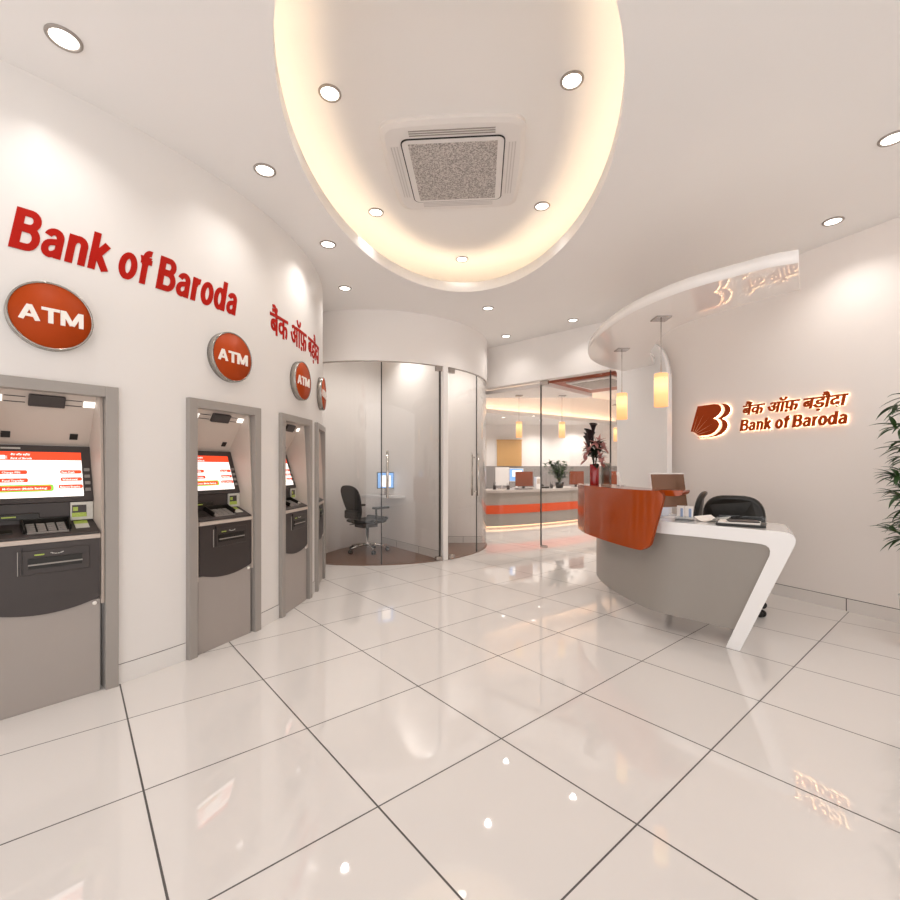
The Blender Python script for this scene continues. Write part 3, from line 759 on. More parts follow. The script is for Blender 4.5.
    b = MB(); b.box((0, .06, .2375), (.412, .11, .475)); b.build('lower_panel', M['atmlow'], t, bevel=.003)
    b = MB(); b.lathe([(0, .006), (.009, .006), (.010, 0), (0, 0)], 20, fn=lambda x, y, z: (.183 + x, .004 - z, .456 + y)); b.build('lock', M['signwhite'], t)
    return t
def wall_pose(a, r=0):
    p = wl(a, r); return (p.x, p.y, 0), rad(a + 90)
LAB = ['large cash machine cut by the left border, its red menu screen fully in view', 'second cash machine from the left, with a bright screen behind its grey frame',
       'third cash machine from the left, its screen seen edge on', 'farthest cash machine, a narrow grey sliver beside the glass booth']
atm0 = make_atm(); loc, rz = wall_pose(ATM[0]); atm0.location = loc; atm0.rotation_euler = (0, 0, rz); atm0['label'] = LAB[0]
for i in (1, 2, 3):
    loc, rz = wall_pose(ATM[i]); copy_tree(atm0, loc, rz, LAB[i], G)

# round ATM signs
SG = 'round ATM signs on the curved wall'
SL = ['largest round orange ATM sign, nearest the left border', 'second round orange ATM sign, below the end of the red lettering',
      'third round orange ATM sign, under the Hindi lettering', 'farthest ATM sign, seen almost edge on']
sg = thing('atm_sign', SL[0], 'sign', (0, 0, 0), 0, SG)
vert = lambda x, y, z: (x, -z, y)
MB().lathe([(0, 0), (.160, 0), (.160, .044), (.158, .046), (.152, .046), (.152, .042), (0, .042)], 56, fn=vert).build('rim', M['signrim'], sg)
MB().lathe([(0, .040), (.1515, .040), (.1515, .0445), (0, .0445)], 56, fn=vert).build('face', M['signorange'], sg)
b = MB(); letter_text(b, 'ATM', .235, .072, .0445, .048, lambda u, v, d: (u - .116, -d, v - .036)); b.build('lettering', M['signwhite'], sg)
SA = [-40.0, -21.7, -5.3, 7.6]
for i, a in enumerate(SA):
    p = wl(a, -.004)
    if i == 0: sg.location = (p.x, p.y, 1.868); sg.rotation_euler = (0, 0, rad(a + 90))
    else: copy_tree(sg, (p.x, p.y, 1.868), rad(a + 90), SL[i], SG)

# red lettering on the curved wall
def on_curve(a0, z0):
    def f(u, v, d):
        a = a0 + math.degrees(u / WR); p = wl(a, d); return (p.x, p.y, z0 + v)
    return f
b = MB(); letter_text(b, 'Bank of Baroda', 1.135, .196, .0, .003, on_curve(-42.9, 2.160), .16)
tag(b.build('wall_lettering', M['red']), 'bold red English bank name on the near end of the curved wall', 'lettering')
HI = '\u092c\u0948\u0902\u0915 \u0911\u095e \u092c\u095c\u094c\u0926\u093e'
b = MB(); font_text(b, HI, 1.02, .245, .0, .003, on_curve(-13.8, 2.148), .0, 0, .014, copies=(-.008, .008))
tag(b.build('wall_lettering', M['red']), 'bold red Hindi bank name on the far end of the curved wall', 'lettering')

# ================================================================== BACKLIT SIGN ON THE RIGHT WALL
t = thing('backlit_sign', 'brown backlit bank sign with open-book logo on the right wall', 'sign', wr(.9, 1.62), math.atan2(RD.y, RD.x))
# local frame: x along the wall, -y out of the wall towards the room, z up
def sg_(u0, v0): return lambda u, v, d: (u0 + u - .9, -d, v0 + v - 1.62)
LA = [(.2617, 1.7918), (.3643, 1.7925), (.4425, 1.7928), (.4808, 1.7849), (.5059, 1.7664), (.5172, 1.7375), (.5109, 1.7107), (.4871, 1.6794), (.4553, 1.658), (.4329, 1.6478), (.4617, 1.6357), (.4839, 1.6151), (.4934, 1.5865), (.4883, 1.5593), (.4712, 1.5329), (.4425, 1.5071), (.4037, 1.4879), (.3576, 1.4802), (.2904, 1.4807), (.263, 1.488), (.2423, 1.5095), (.2179, 1.5241), (.1827, 1.5318)]
LB = [(.5184, 1.7865), (.5556, 1.7825), (.5861, 1.7627), (.6054, 1.7362), (.6072, 1.7059), (.5921, 1.6775), (.5678, 1.6558), (.5215, 1.6373), (.5494, 1.6243), (.5709, 1.601), (.58, 1.57), (.5739, 1.5402), (.5494, 1.5057), (.5122, 1.4807), (.4617, 1.4655), (.3972, 1.4589), (.3309, 1.4578), (.263, 1.4586), (.263, 1.465), (.3309, 1.4654), (.3906, 1.4668), (.4296, 1.4737), (.4681, 1.4898), (.4997, 1.5153), (.5215, 1.5443), (.5284, 1.5743), (.5234, 1.6053), (.5059, 1.6284), (.4808, 1.6431), (.5184, 1.6639), (.5432, 1.6888), (.5543, 1.718), (.5494, 1.7459), (.534, 1.7691)]
Z0 = sg_(0, 0)
def shrink(P, k):
    cx = sum(p[0] for p in P) / len(P); cy = sum(p[1] for p in P) / len(P)
    return [(cx + (x - cx) * k, cy + (y - cy) * k) for x, y in P]
b = MB(); b.prism(LA, .016, .025, 0, Z0); b.prism(LB, .016, .025, 0, Z0)
lg = b.build('logo', M['brown'], t)
b = MB()
for (x0, y0), (x1, y1) in (((.2109, 1.5298), (.265, 1.693)), ((.2319, 1.5251), (.3275, 1.695)), ((.2423, 1.5179), (.384, 1.6588)), ((.2492, 1.5078), (.4232, 1.5926)), ((.2596, 1.4942), (.4296, 1.5341))):
    d = (Vector((x1, y1)) - Vector((x0, y0))).normalized(); q = Vector((-d.y, d.x)) * .0032
    b.prism([(x0 - q.x, y0 - q.y), (x1, y1), (x0 + q.x, y0 + q.y)], .025, .0258, 0, Z0)
b.build('ray_lines', mat('ray_line_peach', 'e0946a', .4), lg)
b = MB(); b.prism(shrink(LA, .95), .007, .011, 0, Z0); b.prism(shrink(LB, .985), .007, .011, 0, Z0); b.build('backlight', M['halo'], lg)
b = MB(); letter_text(b, 'Bank of Baroda', .845, .108, .016, .025, sg_(.698, 1.499), .14, 0, .01); l1 = b.build('english_lettering', M['brown'], t)
b = MB(); letter_text(b, 'Bank of Baroda', .845, .108, .007, .011, sg_(.698, 1.499), .14, 0, -.07); b.build('backlight', M['halo'], l1)
b = MB(); font_text(b, HI, .815, .138, .016, .025, sg_(.715, 1.651), .2, 0, .02, (-.022, -.008, .008, .022)); l2 = b.build('hindi_lettering', M['brown'], t)
b = MB(); font_text(b, HI, .815, .138, .007, .011, sg_(.715, 1.651), .2, 0, .0, (0,)); b.build('backlight', M['halo'], l2)

# ================================================================== RECEPTION DESK
FC = catmull([(2.25, 5.1), (1.90, 4.98), (1.61, 4.78), (1.425, 4.47), (1.35, 4.1), (1.35, 3.78), (1.385, 3.48), (1.46, 3.226), (1.66, 3.01), (1.862, 2.77), (1.993, 2.612), (2.12, 2.46), (2.25, 2.30)], 12)
CUM = [0]
for p, q in zip(FC, FC[1:]): CUM.append(CUM[-1] + (q - p).length)
S0 = CUM[12 * 7]
def fc(s, d=0):
    """point on the desk's front curve: s along it (0 near the end of the counter), d inwards"""
    s = min(max(s + S0, 0), CUM[-1] - 1e-6)
    i = max(k for k in range(len(CUM) - 1) if CUM[k] <= s); t = (s - CUM[i]) / (CUM[i + 1] - CUM[i])
    p = FC[i].lerp(FC[i + 1], t)
    a, c = FC[max(0, i - 2)], FC[min(len(FC) - 1, i + 3)]; T = (c - a).normalized()
    return p + Vector((-T.y, T.x)) * d
# direction check: inwards is to the right of the hall, away from the visitors
SGN = 1 if fc(.3, .1).x > fc(.3).x else -1
def dk(s, d, z):
    n = (fc(s, SGN) - fc(s)); f = min(1, max(0, (s - .05) / .55)); f = f * f * (3 - 2 * f)
    n = n.lerp(Vector((.567, .823)), f).normalized(); p = fc(s) + n * d; return (p.x, p.y, z)
desk = thing('reception_desk', 'curved white and grey reception desk with a burnt orange counter and slanted leg', 'desk', (1.8, 3.4, 0))
def dloc(s, d, z): x, y, z = dk(s, d, z); return (x - 1.8, y - 3.4, z)
SL_ = -2.0
# ribbon: worktop, rounded corner, slanted leg -> (outer, inner) pairs in (s, z)
pairs = []
for i in range(31):
    s = SL_ + (.56 - SL_) * i / 30; pairs.append(((s, .77), (s, .685)))
pairs += [((.66, .77), (.61, .685)), ((.74, .77), (.645, .6835)), ((.782, .766), (.668, .679)), ((.806, .752), (.684, .667)), ((.816, .73), (.690, .648)), ((.812, .70), (.686, .618))]
for i in range(1, 9):
    f = i / 8; pairs.append(((.812 + (.53 - .812) * f, .70 * (1 - f)), (.686 + (.45 - .686) * f, .618 * (1 - f))))
DEP = .47
b = MB()
rings = []
for (so_, zo), (si, zi) in pairs:
    rings.append([dloc(so_, 0, zo), dloc(si, 0, zi), dloc(si, DEP, zi), dloc(so_, DEP, zo)])
b.loft(rings, smooth=False)
wt = b.build('worktop', M['white'], desk, bevel=.006)
# grey modesty panel, flying clear of the floor
b = MB(); rings = []; NS = 40
def leg_in(z): return .45 + (.686 - .45) * min(z, .618) / .618 + .02
for j in range(NS + 1):
    row = []
    for z, d in ((.118, .02), (.40, .02), (.69, .02), (.69, .045), (.40, .045), (.118, .045)):
        s1 = leg_in(z); s = -1.35 + (s1 + 1.35) * j / NS; row.append(dloc(s, d, z))
    rings.append(row)
b.loft(rings, smooth=True); soft(b.build('front_panel', M['grey'], desk), 30)
# orange counter: front wrap with slanted, rounded end and a slab on top
b = MB(); rings = []
def oend(z):
    f = (z - .565) / (.99 - .565); return .02 + .10 * f - (.045 * max(0, 1 - (z - .565) / .05) ** 2) - (.04 * max(0, 1 - (.99 - z) / .05) ** 2)
ZS = [.565, .575, .59, .615, .70, .80, .90, .945, .965, .98, .99]
for j in range(45):
    row = []
    for z in ZS: s = -1.22 + (oend(z) + 1.22) * j / 44; row.append(dloc(s, -.12 - .035 * min(1, max(0, (-s - .3) / .8)), z))
    for z in ZS[::-1]: s = -1.22 + (oend(z) + 1.22) * j / 44; row.append(dloc(s, -.085 - .035 * min(1, max(0, (-s - .3) / .8)), z))
    rings.append(row)
b.loft(rings, smooth=True); soft(b.build('counter_front', M['orange'], desk), 30)
b = MB(); rings = []
for j in range(41):
    s = -1.20 + (.06 + 1.20) * j / 40; rings.append([dloc(s, -.1, .99), dloc(s, .16, .99), dloc(s, .16, .95), dloc(s, -.1, .95)])
b.loft(rings, smooth=False)
rings = []
for s, z in ((.02, .95), (.08, .95), (.13, .95), (.165, .953), (.185, .965), (.192, .978), (.192, .989)):
    rings.append([dloc(s, .0, .99), dloc(s, .16, .99), dloc(s, .16, z), dloc(s, .0, z)])
b.loft(rings, smooth=False); b.build('counter_top', M['orange'], desk)
b = MB()
for s in (-.15, -.9): b.tube([dloc(s, .06, .76), dloc(s, .06, .955)], .02, 14)
b.build('counter_post', M['chrome'], desk)

def at_desk(s, d, z): return dk(s, d, z)
# desktop monitor, back towards the visitors
def make_monitor(label, loc, rz, w, h, m, group=None, name='computer_monitor'):
    t = thing(name, label, 'monitor', loc, rz, group)
    R_ = lambda x, y, z: (x, y * math.cos(.16) - (z - .1) * math.sin(.16) * -1, .1 + (z - .1) * math.cos(.16) + y * math.sin(.16))
    b = MB(); b.box((0, 0, .10 + h / 2), (w, .022, h), fn=R_); b.build('housing', M['white'], t, bevel=.003)
    b = MB(); b.box((0, -.0125, .10 + h / 2), (w * .965, .004, h * .965), fn=R_); b.build('back_cover', m, t)
    b = MB(); b.box((0, .0125, .10 + h / 2), (w * .95, .004, h * .93), fn=R_); b.build('screen', M['scrblue'], t)
    b = MB(); b.box((0, .05, .11), (.07, .012, .20), rx=0); b.box((0, .03, .029), (.17, .15, .008)); b.build('stand', M['white'], t, bevel=.003)
    return t
make_monitor('bronze-backed monitor with a white edge on the reception desk', (1.70, 3.50, .742), rad(14), .31, .265, M['monback'])
# card holder, papers, files on the worktop
x, y, z = at_desk(.165, .13, .77)
t = thing('leaflet_holder', 'small clear leaflet holder with white and blue cards on the desk', 'holder', (x, y, z), rad(-42))
MB().box((0, 0, .004), (.115, .055, .008)).box((0, .024, .045), (.115, .003, .082)).box((0, -.026, .02), (.115, .003, .035)).build('body', M['acrylic'], t)
MB().box((0, -.0, .003 + .008), (.113, .05, .004)).build('base', M['black'], t)
for i, m in ((-1, 'paper'), (1, 'paper')):
    MB().box((i * .027, .008, .062), (.048, .016, .09), mi=0).build('cards', M[m], t)
    MB().box((i * .027 + .008, -.0015, .06), (.016, .004, .06)).build('printed_card', M['paperblue'], t)
x, y, z = at_desk(.53, .16, .77)
t = thing('document_tray', 'black document tray of papers and files near the end of the desk', 'tray', (x, y, z), rad(-36))
MB().box((0, 0, .010), (.27, .20, .014)).build('base', M['black'], t, bevel=.002)
MB().box((-.01, .005, .021), (.23, .17, .008)).build('paper_stack', M['paper'], t)
MB().box((.01, .0, .029), (.17, .12, .008), rz=.2).build('file', M['dark'], t, bevel=.002)
b = MB()
for sx in (-1, 1): b.box((sx * .133, 0, .028), (.003, .2, .05))
b.box((0, .1, .028), (.27, .003, .05)); b.build('tray_side', M['acrylic'], t)
x, y, z = at_desk(.315, .27, .77)
b = MB(); N_ = 10
b.loft([[(.14 * (i / N_ - .5), j * .105 - .0, .004 + .030 * (abs(i / N_ - .5) * 2) ** 2 + dz_) for j, dz_ in ((-1, 0), (1, 0), (1, -.002), (-1, -.002))] for i in range(N_ + 1)], smooth=False)
o = tag(b.build('paper_sheet', M['paper']), 'curled white paper lying on the desk beside the document tray', 'paper'); o.location = (x, y, z); o.rotation_euler = (0, 0, rad(-60))
# counter-top objects
t = thing('flower_vase', 'slim red vase of dark calla lilies and pink flowers on the orange counter', 'vase', (1.345, 4.22, .99))
MB().lathe([(0, 0), (.040, 0), (.042, .01), (.042, .185), (.039, .19), (.036, .185), (.036, .15), (0, .15)], 28).build('vase_body', M['vase'], t)
def leaf(b, base, d, L, w, droop=.4, mi=0, n=5, cup=.25):
    d = Vector(d).normalized(); side = d.cross(Vector((0, 0, 1)))
    if side.length < .05: side = Vector((1, 0, 0))
    side.normalize(); vs = []; fs = []
    p = Vector(base); cur = d.copy(); st = L / n
    for i in range(n + 1):
        f = i / n; ww = w * math.sin(PI * min(1, .08 + f * .92) ** .8) if i < n else 0.0004
        up = side.cross(cur).normalized() * (1 if side.cross(cur).z > 0 else -1)
        vs += [p - side * ww + up * ww * cup, p, p + side * ww + up * ww * cup]
        p = p + cur * st; cur = (cur + Vector((0, 0, -droop / n))).normalized()
    for i in range(n):
        a = 3 * i; fs += [(a, a + 1, a + 4, a + 3), (a + 1, a + 2, a + 5, a + 4)]
    b.add(vs, fs, mi, True)
rnd = random.Random(3)
ss = MB(); cal = MB(); pk = MB(); lv = MB()
for i in range(9):
    a = rnd.uniform(0, 2 * PI); L = (.33, .27, .24, .20, .25, .17, .2, .15, .22)[i]; rr = (.01, .04, .05, .075, .03, .08, .06, .09, .05)[i]
    tip = Vector((math.cos(a) * rr - .008, math.sin(a) * rr, .17 + L)); ss.tube([(0, 0, .12), (tip.x * .4, tip.y * .4, .17 + L * .55), tuple(tip)], .003, 6)
    if i < 5:
        T = tip; k = 10; rings = []
        for h, r in ((-.03, .005), (.0, .013), (.03, .020), (.055, .030), (.068, .040)):
            rings.append([(T.x + .01 * h / .05 * math.cos(a) + r * math.cos(2 * PI * q / k), T.y + r * math.sin(2 * PI * q / k), T.z + h + (.014 * math.cos(2 * PI * q / k - a) * (h > .04))) for q in range(k)])
        cal.loft(rings, caps=False)
    else:
        for q in range(6):
            an = q * PI / 3 + a; leaf(pk, tip, (math.cos(an), math.sin(an), .5), .075, .016, .8)
for i in range(34):
    a = rnd.uniform(0, 2 * PI); z = rnd.uniform(.19, .38); leaf(lv, (.01 * math.cos(a), .01 * math.sin(a), z), (math.cos(a), math.sin(a), rnd.uniform(-.4, 1.6)), rnd.uniform(.08, .13), .027, .5)
for i in range(9):
    a = i * 2.4 + .3; zz = .20 + .026 * i; c_ = Vector((.08 * math.cos(a), .08 * math.sin(a), zz)); nn = Vector((math.cos(a), math.sin(a), .45)).normalized()
    e1 = nn.cross(Vector((0, 0, 1))).normalized(); e2 = nn.cross(e1)
    for q in range(6):
        an = q * PI / 3 + i; leaf(pk, c_, e1 * math.cos(an) + e2 * math.sin(an) + nn * .45, .072, .019, .3)
ss.build('stems', M['leafdark'], t); cal.build('calla_lilies', M['lilydark'], t, fix=False); pk.build('pink_flowers', M['lilypink'], t, fix=False); lv.build('leaves', M['leafdark'], t, fix=False)
b = MB(); b.lathe([(0, 0), (.045, 0), (.045, .20), (.041, .20), (.041, .012), (0, .012)], 32)
o = tag(b.build('glass_vase', glass('smoked_glass', (.72, .72, .70), 1.45)), 'clear glass cylinder vase beside the red flower vase', 'vase'); o.location = (1.50, 4.36, .99)
t = thing('sign_holder', 'small white slanted sign holder on the orange counter', 'sign holder', (1.49, 3.98, .99), rad(62))
MB().box((0, 0, .058), (.13, .01, .12), rx=rad(-14)).build('card', M['paper'], t, bevel=.001)
MB().box((0, -.015, .003), (.13, .06, .006)).build('foot', M['acrylic'], t)

# swivel chairs behind the desk
def star_base(t, r=.27, m='chrome', rot=0, hub=.13):
    for k in range(5):
        a = 2 * PI * k / 5 + rot; e = Vector((math.cos(a) * r, math.sin(a) * r))
        lg_ = MB().tube([(0, 0, .10), (e.x * .5, e.y * .5, .095), (e.x, e.y, .065)], .018, 8, taper=.6).build('leg', M[m], t)
        b = MB()
        for s in (-1, 1):
            c = Vector((e.x - math.sin(a) * .016 * s, e.y + math.cos(a) * .016 * s)); n_ = Vector((-math.sin(a), math.cos(a)))
            b.lathe([(0, -.010), (.024, -.010), (.027, -.006), (.027, .006), (.024, .010), (0, .010)], 18, fn=lambda x, y, z, c=c, n_=n_, a=a: (c.x + n_.x * z + math.cos(a) * x, c.y + n_.y * z + math.sin(a) * x, .027 + y))
        b.build('caster', M['black'], lg_)
    MB().lathe([(0, .08), (.035, .08), (.035, .13), (.022, .14), (.022, .38), (0, .38)], 20).build('gas_lift', M['black' if m != 'chrome' else 'chrome'], t)
def make_chair(label, loc, rz, group=None):
    t = thing('office_chair', label, 'chair', loc, rz, group)
    star_base(t, .235, 'black', rad(-71.6) - rz)
    b = MB(); b.loft([[(x * k, y * k + .0, z) for x, y in rrect(.235, .225, .09)] for z, k in ((.40, .86), (.41, .97), (.44, 1), (.465, .97), (.475, .85))]); b.build('seat', M['blackmesh'], t)
    def shell(off, k):
        ring_ = []
        for i in range(36):
            a = 2 * PI * i / 36; sx = math.copysign(abs(math.cos(a)) ** .62, math.cos(a)); sz = math.copysign(abs(math.sin(a)) ** .7, math.sin(a))
            x = .205 * k * sx; z = .715 + .215 * k * sz; y = .225 - .27 * x * x / .205 + (z - .5) * .13 + off
            ring_.append((x, y, z))
        return ring_
    b = MB(); b.loft([shell(.03, .90), shell(.028, .99), shell(.012, 1.03), shell(-.004, 1.0), shell(-.002, .93)]); b.build('backrest', M['black'], t)
    b = MB(); b.loft([shell(-.006, .86), shell(-.010, .84), shell(-.014, .78)]); b.build('back_cushion', M['blackmesh'], t)
    MB().tube([(0, .06, .40), (0, .24, .41), (0, .275, .50), (0, .265, .62)], .022, 8).build('back_bar', M['black'], t)
    return t
make_chair('black office chair behind the reception desk, its wide back facing the hall', (2.315, 3.70, 0), rad(148), None)
c2 = copy_tree(bpy.data.objects['office_chair'], (2.045, 4.22, 0), rad(241), 'black office chair turned sideways behind the desk monitor')

# ================================================================== BOOTH: shelf, screen, mesh chair
shelf = [(-1.03, 6.80), (-1.26, 6.60), (-1.27, 6.53), (-.62, 6.31), (-.585, 6.30), (-.975, 6.775)]
tag(MB().prism(shelf, .715, .755).build('corner_desk', M['white'], bevel=.004), 'small white corner shelf desk inside the left glass booth', 'desk')
t = thing('booth_monitor', 'small bright monitor standing on the corner desk in the booth', 'monitor', (-.93, 6.52, .755), rad(25))
MB().box((0, 0, .21), (.25, .02, .235)).build('housing', M['black'], t, bevel=.004)
MB().box((0, -.0115, .21), (.232, .004, .215)).build('screen', M['scrblue'], t)
MB().box((.0, -.014, .20), (.15, .003, .16)).build('window_on_screen', M['scrwhite'], t)
MB().tube([(0, .015, .0), (0, .015, .12)], .012, 10).box((0, .0, .004), (.14, .10, .008)).build('stand', M['silver'], t)
t = thing('mesh_office_chair', 'black mesh office chair with armrests inside the glass booth', 'chair', (-1.13, 6.20, 0), rad(136))
star_base(t, .27, 'chrome', .3)
# chair faces -y in its own frame, so its back is at +y; turned so the back stands to the left
b = MB(); b.loft([[(x * k, y * k, z + .03 * (y < -.15)) for x, y in rrect(.23, .22, .08)] for z, k in ((.40, .88), (.415, 1), (.435, 1), (.445, .9))]); b.build('seat', M['blackmesh'], t)
def mshell(off, k):
    R_ = []
    for i in range(30):
        a = 2 * PI * i / 30; sx = math.copysign(abs(math.cos(a)) ** .7, math.cos(a)); sz = math.copysign(abs(math.sin(a)) ** .7, math.sin(a))
        z = .68 + .235 * k * sz; x = (.20 + .045 * sz) * k * sx; R_.append((x, .19 + (z - .45) * .30 - .35 * x * x + off - .10 * (z - .68) ** 2, z))
    return R_
b = MB(); b.loft([mshell(.012, .97), mshell(.0, 1.0), mshell(-.012, .97)]); b.build('backrest', M['blackmesh'], t)
b = MB(); b.box((0, .24, .52), (.34, .05, .12)); b.build('lumbar_pad', M['black'], t, bevel=.02)
for s in (-1, 1):
    b = MB(); b.tube([(s * .22, .05, .42), (s * .27, .05, .44), (s * .275, .06, .60)], .014, 8); ar = b.build('arm', M['black'], t)
    b = MB(); b.box((s * .275, -.02, .615), (.075, .25, .03)); b.build('arm_pad', M['black'], ar, bevel=.012)
b = MB(); b.box((0, .02, .37), (.2, .24, .06)); b.tube([(.1, .1, .38), (.22, .14, .36)], .008, 8); b.tube([(0, .12, .38), (0, .24, .42), (0, .245, .52)], .02, 8); b.build('mechanism', M['dark'], t, bevel=.01)

# ================================================================== REAR OFFICE
RC = catmull([(-.2, 8.25), (.72, 8.40), (1.3, 8.62), (1.95, 9.0), (2.73, 9.57), (3.4, 10.25), (3.9, 11.0)], 6)
def off_curve(P, d):
    o_ = []
    for i, p in enumerate(P):
        T = (P[min(i + 1, len(P) - 1)] - P[max(i - 1, 0)]).normalized(); o_.append(p + Vector((-T.y, T.x)) * d)
    return o_
def band(P, d0, d1_, z0, z1):
    A, B_2 = off_curve(P, d0), off_curve(P, d1_)
    b = MB(); b.loft([[(p.x, p.y, z0), (p.x, p.y, z1), (q.x, q.y, z1), (q.x, q.y, z0)] for p, q in zip(A, B_2)], smooth=False); return b
t = thing('service_counter', 'long curved grey service counter with an orange stripe in the rear office', 'counter')
soft(band(RC, 0, .04, .055, .68).build('front', M['grey'], t))
soft(band(RC, -.012, 0, .285, .445).build('stripe', mat('stripe_orange', 'cf4a12', .3), t))
soft(band(RC, -.03, .65, .68, .725).build('worktop', mat('counter_top_grey', 'b5aea8', .3), t))
soft(band(RC, .10, .14, 0, .055).build('plinth', M['white'], t))
soft(band(RC, .06, .075, .03, .05).build('plinth_light', M['plinthglow'], t))
def rear_mon(loc, rz, label, w=.36, h=.29, first=[]):
    if first: return copy_tree(first[0], loc, rz, label, 'monitors on the service counter')
    t = thing('computer_monitor', label, 'monitor', loc, rz, 'monitors on the service counter'); first.append(t)
    MB().box((0, 0, .20), (w, .025, h)).build('housing', M['brownscreen'], t, bevel=.004)
    MB().box((0, .0145, .20), (w * .94, .004, h * .9)).build('screen', M['scrblue'], t)
    MB().box((0, .03, .04), (.05, .02, .08)).box((0, .03, .004), (.17, .13, .008)).build('stand', M['dark'], t)
    return t
rear_mon((1.475, 9.02, .725), rad(10), 'reddish brown monitor back on the rear counter, behind the fixed glass pane')
rear_mon((2.78, 9.95, .725), rad(18), 'reddish brown monitor back on the rear counter, just left of the flowers')
rear_mon((3.55, 10.0, .725), rad(20), 'reddish brown monitor back glimpsed between the glass door seam and the column')
t = thing('lit_monitor', 'white monitor with a glowing blue screen on the rear counter', 'monitor', (1.40, 9.55, .725), rad(-20))
MB().box((0, 0, .27), (.30, .025, .28)).build('housing', M['white'], t, bevel=.004)
MB().box((0, -.0145, .27), (.28, .004, .25)).build('screen', M['scrblue'], t)
MB().box((.02, -.0175, .30), (.2, .003, .13)).build('window_on_screen', M['scrwhite'], t)
MB().box((0, .02, .07), (.04, .02, .14)).box((0, .02, .004), (.16, .12, .008)).build('stand', M['white'], t)
t = thing('white_monitor', 'blank white monitor back at the left end of the rear counter', 'monitor', (1.03, 8.95, .725), rad(-4))
MB().box((0, 0, .25), (.27, .025, .36)).build('housing', M['white'], t, bevel=.004)
MB().box((0, .02, .04), (.05, .02, .08)).box((0, .02, .004), (.16, .12, .008)).build('stand', M['silver'], t)
t = thing('desk_phone', 'dark desk phone between monitor and plant on the rear counter', 'phone', (1.93, 9.3, .725), rad(20))
MB().box((0, 0, .02), (.16, .17, .04)).build('base', M['black'], t, bevel=.008)
MB().tube([(-.06, -.07, .06), (-.06, 0, .075), (-.06, .07, .06)], .016, 8).build('handset', M['black'], t)
t = thing('speaker_box', 'white upright box beside the brown monitor on the rear counter', 'box', (1.76, 9.12, .725), rad(10))
MB().box((0, 0, .12), (.09, .12, .24)).build('case', M['white'], t, bevel=.006)
MB().box((0, -.062, .15), (.06, .004, .10)).build('front_grille', M['beige'], t)
for i, (x, y, lab) in enumerate(((.86, 8.75, 'small dark pen cup at the left end of the rear counter'), (1.12, 8.72, 'small dark pen cup in front of the white monitor'), (2.08, 9.28, 'small dark pen cup beside the rear leafy plant'))):
    t = thing('pen_cup', lab, 'pen cup', (x, y, .725), 0, 'pen cups on the rear counter')
    MB().lathe([(0, 0), (.03, 0), (.032, .08), (.029, .08), (.027, .01), (0, .01)], 16).build('cup', M['dark'], t)
    MB().tube([(0, 0, .01), (.02, .01, .14)], .004, 6).tube([(-.01, 0, .01), (-.02, .01, .13)], .004, 6).build('pen', M['black'], t)
t = thing('keyboard', 'flat grey keyboard on the rear counter in front of the brown monitor', 'keyboard', (1.45, 8.86, .725), rad(18))
MB().box((0, 0, .008), (.36, .13, .014)).build('case', M['dark'], t, bevel=.003)
MB().box((0, 0, .017), (.33, .10, .005)).build('keys', M['frame'], t)
# leafy plant on the rear counter
t = thing('potted_plant', 'bushy green potted plant on the rear counter', 'plant', (2.27, 9.38, .725))
MB().lathe([(0, 0), (.07, 0), (.09, .12), (.08, .12), (.07, .1), (0, .1)], 20).build('pot', M['black'], t)
b = MB(); st_ = MB(); rnd = random.Random(11)
for k in range(22):
    a = rnd.uniform(0, 2 * PI); r = rnd.uniform(.06, .32); tp = Vector((r * math.cos(a), r * math.sin(a), rnd.uniform(.35, .62)))
    st_.tube([(0, 0, .1), tuple(tp * .6 + Vector((0, 0, .06))), tuple(tp)], .004, 5)
    for j in range(13):
        f = rnd.uniform(.35, 1.0); q = tp * f + Vector((0, 0, .1 * (1 - f))); an = rnd.uniform(0, 2 * PI)
        leaf(b, q, (math.cos(an), math.sin(an), rnd.uniform(-.2, .8)), rnd.uniform(.08, .13), .030, .8, n=3)
st_.build('stems', M['stem'], t); b.build('leaves', M['leafdark'] if False else M['leaf'], t, fix=False)
# wooden blind on the rear wall
t = thing('wooden_blind', 'light wooden window blind on the rear office wall', 'blind', (1.62, 12.39, 1.19))
b = MB()
for k in range(24): b.box((0, -.02, .015 + k * .0295), (.68, .012, .026), rx=.2)
b.build('slats', M['blind'], t)
MB().box((0, -.02, .71), (.70, .05, .03)).build('head_rail', M['blind'], t)

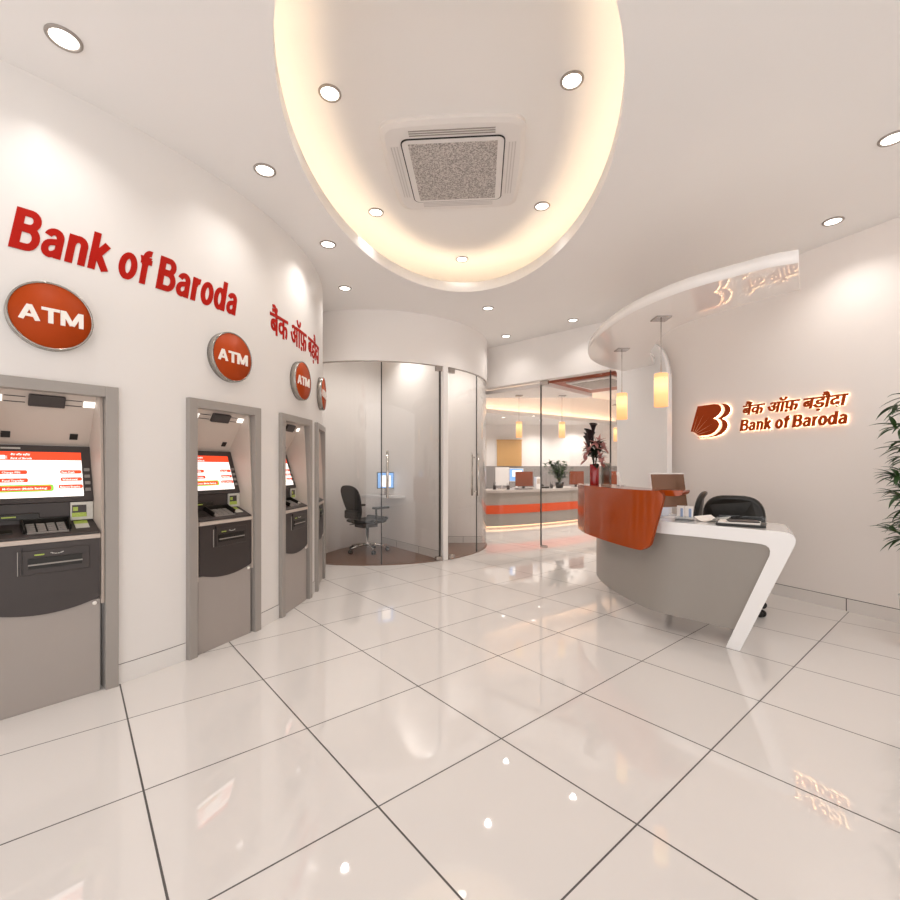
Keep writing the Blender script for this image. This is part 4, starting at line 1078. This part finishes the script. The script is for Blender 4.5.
# ================================================================== BAMBOO-LEAVED PLANT BY THE RIGHT BORDER
t = thing('potted_bamboo', 'leafy bamboo plant reaching in at the right border', 'plant', (3.01, 2.86, 0))
MB().lathe([(0, 0), (.105, 0), (.125, .30), (.13, .32), (.115, .32), (.11, .28), (0, .28)], 32).build('pot', M['pot'], t)
MB().lathe([(0, .275), (.112, .275), (.112, .285), (0, .285)], 24).build('soil', M['soil'], t)
rnd = random.Random(21); b = MB()
for k in range(9):
    a = 2 * PI * k / 9 + rnd.uniform(-.2, .2); r = rnd.uniform(.04, .11)
    hh = rnd.uniform(1.15, 1.62)
    base = Vector((.05 * math.cos(a), .05 * math.sin(a), .27)); top = Vector((r * math.cos(a), r * math.sin(a), hh))
    MB().tube([tuple(base), tuple(base.lerp(top, .5) + Vector((0, 0, .02))), tuple(top)], .006, 7, taper=.5).build('stem', M['stem'], t)
    for j in range(9):
        f = min(1, .32 + .68 * (j + rnd.uniform(-.45, .45)) / 8); p = base.lerp(top, f)
        an = a + rnd.uniform(-1.3, 1.3); tw = Vector((math.cos(an), math.sin(an), rnd.uniform(-.1, .9))).normalized() * rnd.uniform(.05, .15)
        e = p + tw; b.tube([tuple(p), tuple(e)], .002, 5, 1)
        for q in range(5):
            aa = an + rnd.uniform(-1.1, 1.1); s = p.lerp(e, rnd.uniform(.4, 1)); leaf(b, s, (math.cos(aa), math.sin(aa), rnd.uniform(-.5, .9)), rnd.uniform(.10, .17), .0135, rnd.uniform(.5, 1.3), n=6, cup=.4)
b.build('foliage', [M['leaf'], M['stem']], t, fix=False)

# ================================================================== CAMERA, WORLD, VIEW
cam = bpy.data.cameras.new('camera'); co = bpy.data.objects.new('camera', cam); C.objects.link(co)
co.location = (0, 0, 1.147); co.rotation_euler = (rad(90), 0, 0)
cam.sensor_width = 36; cam.lens = 452.8 / 900 * 36; cam.shift_y = 17.7 / 900; cam.clip_start = .02
S.camera = co
w = bpy.data.worlds.new('daylight'); S.world = w; w.use_nodes = True
bg = w.node_tree.nodes['Background']; bg.inputs[0].default_value = (1, .96, .945, 1); bg.inputs[1].default_value = 1.45
S.cycles.diffuse_bounces = 10; S.cycles.max_bounces = 16; S.cycles.transparent_max_bounces = 24
S.view_settings.view_transform = 'Standard'; S.view_settings.look = 'None'; S.view_settings.gamma = 1; S.view_settings.use_curve_mapping = False
S.view_settings.exposure = 0.31
